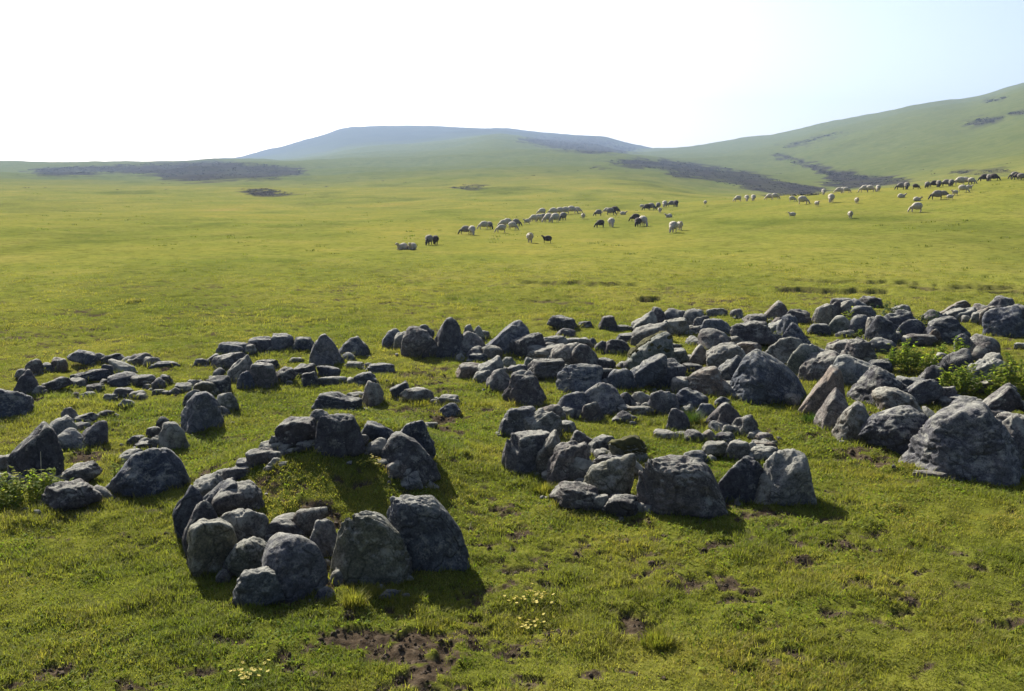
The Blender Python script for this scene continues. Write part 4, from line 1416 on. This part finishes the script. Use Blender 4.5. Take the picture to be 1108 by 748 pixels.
#  flock phrase : (x, foot row, height, colour, pose g/s/l, heading) ...   lambs are the small ones
FLOCKS = [
    ("of the resting pair farthest to the left", [(436, 270.5, 6.0, 'w', 'l', 215), (446, 270.5, 6.5, 'w', 'l', 250)]),
    ("of the close pair behind the resting pair", [(464, 265.5, 11, 'g', 'g', 250), (471, 265, 10, 'd', 'g', 100)]),
    ("of the four before the pale crowd's left end", [(503, 254, 9.5, 'g', 'g', 180), (511, 254.5, 10, 'w', 'g', 280), (523, 248.5, 9, 'w', 'g', 190), (530, 248, 8, 'g', 'g', 300)]),
    ("of the five bunched left of the pale crowd", [(542, 252, 9, 'w', 'g', 190), (544, 246, 8, 'w', 'g', 200), (550, 245, 8.5, 'w', 'g', 10), (555, 249, 9, 'w', 'g', 330), (559, 245, 8, 'g', 'g', 20)]),
    ("in the front line of the pale crowd", [(570, 243, 7, 'w', 's', 200), (577, 240.5, 8, 'w', 'g', 200), (582, 240, 8, 'w', 'g', 170), (587, 239.5, 8, 'g', 'g', 200), (593, 241, 10, 'w', 'g', 215), (600, 241, 10, 'w', 'g', 220), (609, 239, 9, 'g', 'g', 240)]),
    ("in the rear line of the pale crowd", [(586, 233, 7.5, 'w', 'g', 190), (598, 233, 8, 'w', 'g', 170), (605, 232.5, 8, 'w', 'g', 200), (611, 232, 8, 'w', 'g', 180), (619, 231.5, 8.5, 'w', 'g', 0), (625, 231, 7, 'w', 'g', 10), (631, 237.5, 7.5, 'w', 's', 270)]),
    ("of the two standing in front of the pale crowd", [(573.5, 263, 12.5, 'w', 's', 275), (592, 263.5, 8.5, 'd', 's', 180)]),
    ("of the rear four right of the pale crowd", [(647, 234, 7, 'g', 'g', 200), (656, 231, 6, 'w', 'g', 180), (661, 233, 8, 'g', 'g', 10), (666, 231, 7.5, 'd', 'g', 340)]),
    ("of the dark and pale five mid meadow", [(649, 246.5, 8.5, 'd', 'g', 200), (661.5, 246, 10, 'w', 'g', 280), (687, 240, 8.5, 'd', 'g', 180), (690, 245.5, 9.5, 'd', 'g', 250), (696, 245, 11, 'w', 'g', 300)]),
    ("of the pair nearest the stones", [(728, 252, 12, 'w', 'g', 250), (735.5, 249.5, 11, 'w', 's', 280)]),
    ("in the row before the bare slope", [(695, 226, 5.5, 'w', 's', 0), (700, 228, 7, 'd', 'g', 180), (705, 227.5, 7.5, 'g', 'g', 330), (712, 226, 6.5, 'g', 'g', 250), (719, 224.5, 7, 'w', 'g', 260), (726, 224, 6.5, 'g', 'g', 190), (731.5, 224, 7, 'd', 'g', 280)]),
    ("of the three resting alone below the row", [(674, 232.5, 4.5, 'w', 'l', 0), (714, 230.5, 6.5, 'w', 's', 260), (724, 235.5, 5, 'w', 'l', 190)]),
    ("of the spread six by the dark valley", [(763, 222, 5.5, 'w', 's', 90), (798, 218.5, 6.5, 'w', 'g', 200), (808, 218, 6.5, 'w', 'g', 270), (815, 217.5, 6.5, 'w', 'g', 260), (832, 216.5, 6.5, 'w', 'g', 200), (839, 216, 6.5, 'w', 'g', 20)]),
    ("of the front line below the dark valley", [(857, 236, 5, 'w', 's', 180), (857.5, 218.5, 6, 'w', 'g', 10), (869, 221.5, 9, 'w', 'g', 10), (884, 223.5, 6.5, 'w', 's', 300), (899, 219.5, 9, 'w', 'g', 260), (920, 236.5, 8.5, 'w', 's', 275), (927, 220.5, 7, 'w', 's', 280)]),
    ("on the rim above the dark valley", [(891, 211, 6, 'w', 'g', 270), (907, 209.5, 6, 'w', 'g', 190), (911.5, 209, 6, 'w', 'g', 260), (916, 209, 6, 'w', 'g', 10), (935, 208.5, 7.5, 'w', 'g', 185), (942, 208, 7, 'w', 'g', 350), (950, 207.5, 6.5, 'w', 'g', 260)]),
    ("in the left half of the crest line", [(974, 205.5, 7, 'g', 'g', 190), (981, 205.5, 7.5, 'g', 'g', 270), (991, 205, 5.5, 'd', 'g', 10), (1003, 204, 6.5, 'g', 'g', 250), (1010, 203, 7, 'd', 'g', 190), (1015.5, 203, 7, 'g', 'g', 270)]),
    ("in the right half of the crest line", [(1023, 202, 7, 'g', 'g', 200), (1029, 202, 7, 'g', 'g', 260), (1038, 201, 8.5, 'w', 'g', 185), (1045, 200, 7.5, 'w', 'g', 10), (1051.5, 199.5, 6.5, 'w', 'g', 340)]),
    ("of the dark trio right of the crest line", [(1064, 196.5, 7, 'd', 'g', 200), (1070, 196.5, 7, 'g', 'g', 260), (1076, 196, 7, 'd', 'g', 0)]),
    ("of the last three by the right edge", [(1097, 194, 7, 'g', 'g', 200), (1101, 195, 7, 'd', 'g', 190), (1105.5, 195.5, 7, 'g', 'g', 0)]),
    ("of the loose nine grazing just below the crest", [(975, 214, 5, 'w', 'l', 10), (991, 230, 10, 'w', 'g', 195), (992, 217.5, 5, 'w', 'l', 350), (1013, 216.5, 9.5, 'g', 'g', 185), (1021.5, 214, 7, 'g', 'g', 10), (1028, 216.5, 5.5, 'w', 's', 0), (1033, 211.5, 6, 'w', 's', 200), (1042, 208.5, 7.5, 'w', 'g', 0), (1048.5, 206, 6, 'w', 's', 20)]),
]
POSE = {'g': 'grazing', 's': 'standing', 'l': 'lying'}


def make_flocks():
    for phrase, lst in FLOCKS:
        lst = sorted(lst)
        for i, (x, yb, h, c, ps, head) in enumerate(lst):
            pose = POSE[ps]
            key = (pose, c)
            if key not in SHEEP_M: SHEEP_M[key] = sheep_meshes(pose, c)
            p = at(x, yb)
            dist = math.sqrt(p[0] ** 2 + p[1] ** 2 + (HCAM - p[2]) ** 2)
            base = {'grazing': 0.86, 'standing': 1.0, 'lying': 0.62}[pose]
            real = min(max(h * dist / FPX, 0.36), 1.05)
            k = min(max(real / base, 0.45), 1.12)
            lamb = k < 0.68
            az = math.atan2(p[0], p[1])
            e = bpy.data.objects.new("lamb" if lamb else "sheep", None); COL.objects.link(e)
            e.location = (p[0], p[1], float(look(np.array([p[0]]), np.array([p[1]]), 'z')[0]) - 0.01)
            e.rotation_euler = (0, 0, math.radians(head) - az); e.scale = (k * .88, k * 1.05, k)
            place = ORD[i] + " from left" if len(lst) > 2 else ("left one" if i == 0 else "right one")
            tag(e, f"{COLN[c]} {pose} {'lamb' if lamb else 'sheep'}, {place} {phrase}", "lamb" if lamb else "sheep", "sheep " + phrase)
            b, f = SHEEP_M[key]
            link("body", b, e); link("fleece", f, e)


make_flocks()
# ------------------------------------------------------------------ plants among the stones
def leaves_mesh(name, P, size, yaw, tilt, rnd, material, aspect=0.55):
    """pointed leaves folded along the rib: 6 vertices, 4 faces"""
    n = len(P)
    d = np.stack([np.cos(yaw) * np.cos(tilt), np.sin(yaw) * np.cos(tilt), np.sin(tilt)], -1)
    s = np.stack([-np.sin(yaw), np.cos(yaw), np.zeros(n)], -1)
    u = np.cross(d, s)
    L = size[:, None]; Wd = (size * aspect / 2)[:, None]
    V = np.stack([P, P + d * L * 0.4 + s * Wd - u * L * .06, P + d * L * 0.45 + u * L * 0.03, P + d * L * 0.4 - s * Wd - u * L * .06, P + d * L - u * L * .16], 1).reshape(-1, 3)
    b = np.arange(n)[:, None] * 5
    loops = (b + np.array([0, 1, 2, 0, 2, 3, 1, 4, 2, 2, 4, 3])[None]).ravel()
    tot = np.full(4 * n, 3); st = np.arange(4 * n) * 3
    return mesh_np(name, V, loops, st, tot, material, False, {'rnd': np.repeat(rnd, 5)})


def stems_mesh(name, segs, rad, material):
    """thin three-sided tapering stems from a list of (a, b) point pairs"""
    V, L = [], []
    for a, b in segs:
        a, b = np.array(a), np.array(b); k = len(V)
        for q, r in ((a, rad), (b, rad * .55)):
            for j in range(3):
                an = 2.094 * j; V.append(q + np.array([math.cos(an) * r, math.sin(an) * r, 0]))
        for j in range(3):
            j2 = (j + 1) % 3; L.append([k + j, k + j2, k + 3 + j2, k + 3 + j])
    L = np.array(L)
    return mesh_np(name, np.array(V), L.ravel(), np.arange(len(L)) * 4, np.full(len(L), 4), material, True)


FLOWER = leaves_mesh("flower", np.zeros((7, 3)), np.full(7, .015), np.arange(7) * .9, np.full(7, .35), np.zeros(7), M_PETAL, .75)


def plant(name, label, cat, x, yb, w, h, nstem, nleaf, lsize, lmat, group=None, asp=.55, flowers=0, back=0.0):
    p = at(x, yb); dist = np.linalg.norm(p - np.array([0, 0, HCAM])); s = dist / FPX
    W, H = w * s / 2, h * s
    az = math.atan2(p[0], p[1])
    e = bpy.data.objects.new(name, None); COL.objects.link(e)
    cx, cy = p[0] + math.sin(az) * (W * .5 + back), p[1] + math.cos(az) * (W * .5 + back)
    z0 = float(look(np.array([cx]), np.array([cy]), 'z')[0])
    e.location = (cx, cy, z0); e.rotation_euler = (0, 0, -az)
    tag(e, label, cat, group)
    segs, P, S, Y, T = [], [], [], [], []
    tips = []
    for _ in range(nstem):
        a = random.uniform(0, 6.283); r = math.sqrt(random.random())
        bx, by = r * math.cos(a) * W * .75, r * math.sin(a) * W * .5
        hh = H * (1 - .5 * r * r) * random.uniform(.65, 1.05)
        tx, ty = bx * 1.25 + random.uniform(-.12, .12) * H, by * 1.25 + random.uniform(-.12, .12) * H
        m = ((bx * 2 + tx) / 3, (by * 2 + ty) / 3, hh * .55)
        segs += [((bx * .3, by * .3, -.03), m), (m, (tx, ty, hh))]
        tips.append((tx, ty, hh))
        for _ in range(nleaf):
            t = random.uniform(.12, 1.0) ** .8
            P.append((bx + (tx - bx) * t, by + (ty - by) * t, hh * t)); S.append(lsize * random.uniform(.6, 1.3) * (1.15 - .45 * t))
            Y.append(random.uniform(0, 6.283)); T.append(random.uniform(-.5, .75))
    P, S, Y, T = map(np.array, (P, S, Y, T))
    fo = link("leaves", leaves_mesh("leaves", P, S, Y, T, RNG.uniform(0, .92, len(P)), lmat, asp), e)
    link("stem", stems_mesh("stem", segs, max(.004, lsize * .05), M_STEM), e)
    for i in RNG.integers(0, len(tips), flowers):
        t = tips[int(i)]
        link("flower", FLOWER, e, (t[0] + random.gauss(0, .05), t[1] + random.gauss(0, .05), t[2] + .012), (random.uniform(-.5, .5), random.uniform(-.5, .5), random.uniform(0, 6)))
    return e


G1 = "leafy plants among the stones"
plant("leafy_plant", "bushy leafy plant with yellow green tops at the left edge", "plant", 31, 552, 78, 42, 38, 18, .08, M_LEAF, G1, .6)
plant("leafy_plant", "small leafy plant growing at the smooth dark boulder's left side", "plant", 128, 530, 22, 34, 9, 14, .06, M_LEAF, G1, .6)
plant("nettle_bush", "yellow green bush among the stones before the far right heap", "bush", 984, 405, 64, 34, 48, 18, .10, M_LEAF, G1, .6)
plant("nettle_bush", "green bush left of the light slab between two bushes", "bush", 1041, 430, 54, 36, 40, 18, .09, M_LEAF, G1, .6)
plant("nettle_bush", "green bush at the right edge beyond the big dark tilted slab", "bush", 1098, 432, 58, 48, 46, 20, .10, M_LEAF, G1, .6)
plant("leafy_clump", "leafy clump crowning the dark heap stone by the lone boulder", "plant", 1032, 394, 36, 26, 20, 16, .09, M_LEAF, G1, .6, back=.15)
plant("leafy_clump", "dark leafy clump between far right heap and long brown slab", "plant", 1001, 362, 26, 28, 16, 14, .09, M_FERN, G1, .6)
plant("leafy_clump", "green leafy clump growing in the far right heap's left part", "plant", 917, 356, 20, 22, 12, 14, .08, M_LEAF, G1, .6)
plant("leafy_clump", "dark leafy growth over the far right heap's right half", "plant", 958, 352, 50, 26, 24, 14, .09, M_FERN, G1, .6, back=.3)
plant("leafy_clump", "tiny green clump in the shaded nook of the far right heap", "plant", 969, 368, 12, 14, 7, 12, .06, M_LEAF, G1, .6)
plant("leafy_clump", "low green clump by the front stone of the far right heap", "plant", 928, 366, 14, 10, 7, 10, .06, M_LEAF, G1, .6)
plant("yellow_flower_patch", "larger yellow flower patch right of the near ring's shadow", "flowers", 576, 656, 38, 10, 22, 6, .035, M_LEAF, "yellow flower patches", .6, 40)
plant("yellow_flower_patch", "sparse yellow flower patch beside the bare soil, lower one", "flowers", 588, 682, 46, 10, 24, 6, .03, M_LEAF, "yellow flower patches", .6, 22)
plant("yellow_flower_patch", "yellow flower patch on the grass inside the near ring", "flowers", 400, 508, 22, 10, 14, 6, .04, M_LEAF, "yellow flower patches", .6, 26)
plant("yellow_flower_patch", "yellow flower patch at the picture's bottom edge", "flowers", 270, 742, 44, 9, 20, 6, .03, M_LEAF, "yellow flower patches", .6, 26)


def tussock(label, x, yb, w, h, n, m, group="grass tussocks"):
    p = at(x, yb); s = np.linalg.norm(p - np.array([0, 0, HCAM])) / FPX
    W, H = w * s / 2, h * s
    az = math.atan2(p[0], p[1])
    cx, cy = p[0] + math.sin(az) * W * .6, p[1] + math.cos(az) * W * .6
    a = RNG.uniform(0, 6.283, n); r = np.sqrt(RNG.uniform(0, 1, n)) * W
    P = np.stack([r * np.cos(a) * .8, r * np.sin(a) * .6, np.full(n, -.03) + .35 * H * (1 - (r / W) ** 2)], -1)
    me = blades_mesh("grass_tussock", P, H * RNG.uniform(.5, .95, n), np.full(n, .006 * max(1, s / .009)), a + RNG.normal(0, .6, n), RNG.uniform(.15, .9, n), RNG.uniform(0, .95, n), m)
    o = link("grass_tussock", me, None, (cx, cy, float(look(np.array([cx]), np.array([cy]), 'z')[0])))
    tag(o, label, "grass tussock", group)


tussock("bright grass tussock in the shadow at the near ring's front", 383, 664, 30, 20, 240, M_GRASS)
tussock("dark green tussock beside the dark upright stone in the middle ring", 747, 462, 28, 18, 300, M_FERN)
tussock("green tussock at the foot of the pale elongated stone in the middle grass", 457, 440, 34, 9, 260, M_GRASS)
tussock("dark tussock at the left foot of the tall brown wall slabs", 878, 458, 26, 12, 240, M_FERN)
tussock("grass tussock at the front left foot of the middle ring", 588, 533, 30, 12, 260, M_GRASS)
tussock("olive tussock on the near right meadow beside bare soil", 712, 700, 44, 20, 420, M_GRASS)


def straw(label, x, yb, h, lean):
    p = at(x, yb); s = np.linalg.norm(p - np.array([0, 0, HCAM])) / FPX
    H = h * s
    z0 = float(look(p[:1], p[1:2], 'z')[0])
    o = link("dry_stalk", stems_mesh("dry_stalk", [((0, 0, -.02), (lean * H * .5, .01, H * .5)), ((lean * H * .5, .01, H * .5), (lean * H, 0.02, H))], .0045, M_STRAW), None, (p[0], p[1], z0))
    tag(o, label, "stalk", "pale dry stalks")


straw("pale dry stalk standing on the grass right of the near ring", 506, 578, 13, .3)
straw("thin dry stalk before the biggest block of the left pile", 45, 522, 28, .02)
straw("short dry stalk on the grass just left of the middle ring's front", 552, 602, 9, .1)
# ------------------------------------------------------------------ air, sky and sun
SUN_EL, SUN_AZ = math.radians(34), math.radians(-27)      # ahead and to the left
hz = bpy.data.meshes.new("haze")
B, zb, zt = 3300.0, ZMIN - 1.0, ZMAX + 20.0
hz.from_pydata([(x, y, z) for z in (zb, zt) for (x, y) in ((-B, -B), (B, -B), (B, B), (-B, B))], [],
               [(3, 2, 1, 0), (4, 5, 6, 7), (0, 1, 5, 4), (1, 2, 6, 5), (2, 3, 7, 6), (3, 0, 4, 7)])
mh, nt = mat("thin bluish air")
pv = nt.nodes.new('ShaderNodeVolumePrincipled')
pv.inputs['Color'].default_value = (0.30, 0.40, 0.57, 1)
pv.inputs['Density'].default_value = HAZE_D
pv.inputs['Anisotropy'].default_value = 0.3
ho = nt.nodes.new('ShaderNodeOutputMaterial'); nt.links.new(pv.outputs[0], ho.inputs['Volume'])
hz.materials.append(mh)
tag(link("haze", hz), "thin pale haze over the far hills", "haze", kind='stuff')

w = bpy.data.worlds.new("World"); SC.world = w; w.use_nodes = True
nt = w.node_tree
bg = nt.nodes['Background']
sky = nt.nodes.new('ShaderNodeTexSky'); sky.sky_type = 'NISHITA'; sky.sun_disc = False
sky.sun_elevation = SUN_EL; sky.sun_rotation = SUN_AZ
sky.altitude = 1800; sky.air_density = 0.6; sky.dust_density = 9.0; sky.ozone_density = 0.6
nt.links.new(sky.outputs[0], bg.inputs['Color']); bg.inputs['Strength'].default_value = SKY_S

sd = bpy.data.lights.new("sun", 'SUN'); sd.energy = SUN_S; sd.angle = math.radians(0.55); sd.color = (1.0, 0.95, 0.86)
so = bpy.data.objects.new("sun", sd); COL.objects.link(so)
dirv = (math.sin(SUN_AZ) * math.cos(SUN_EL), math.cos(SUN_AZ) * math.cos(SUN_EL), math.sin(SUN_EL))
from mathutils import Vector
so.rotation_euler = Vector(dirv).to_track_quat('Z', 'Y').to_euler()
so.location = (dirv[0] * 50, dirv[1] * 50, dirv[2] * 50)

SC.view_settings.view_transform = 'Standard'; SC.view_settings.look = 'None'
SC.view_settings.gamma = 1; SC.view_settings.exposure = EXPO; SC.view_settings.use_curve_mapping = False
SC.cycles.volume_bounces = 0
SC.cycles.max_bounces = 6
SC.cycles.transparent_max_bounces = 4
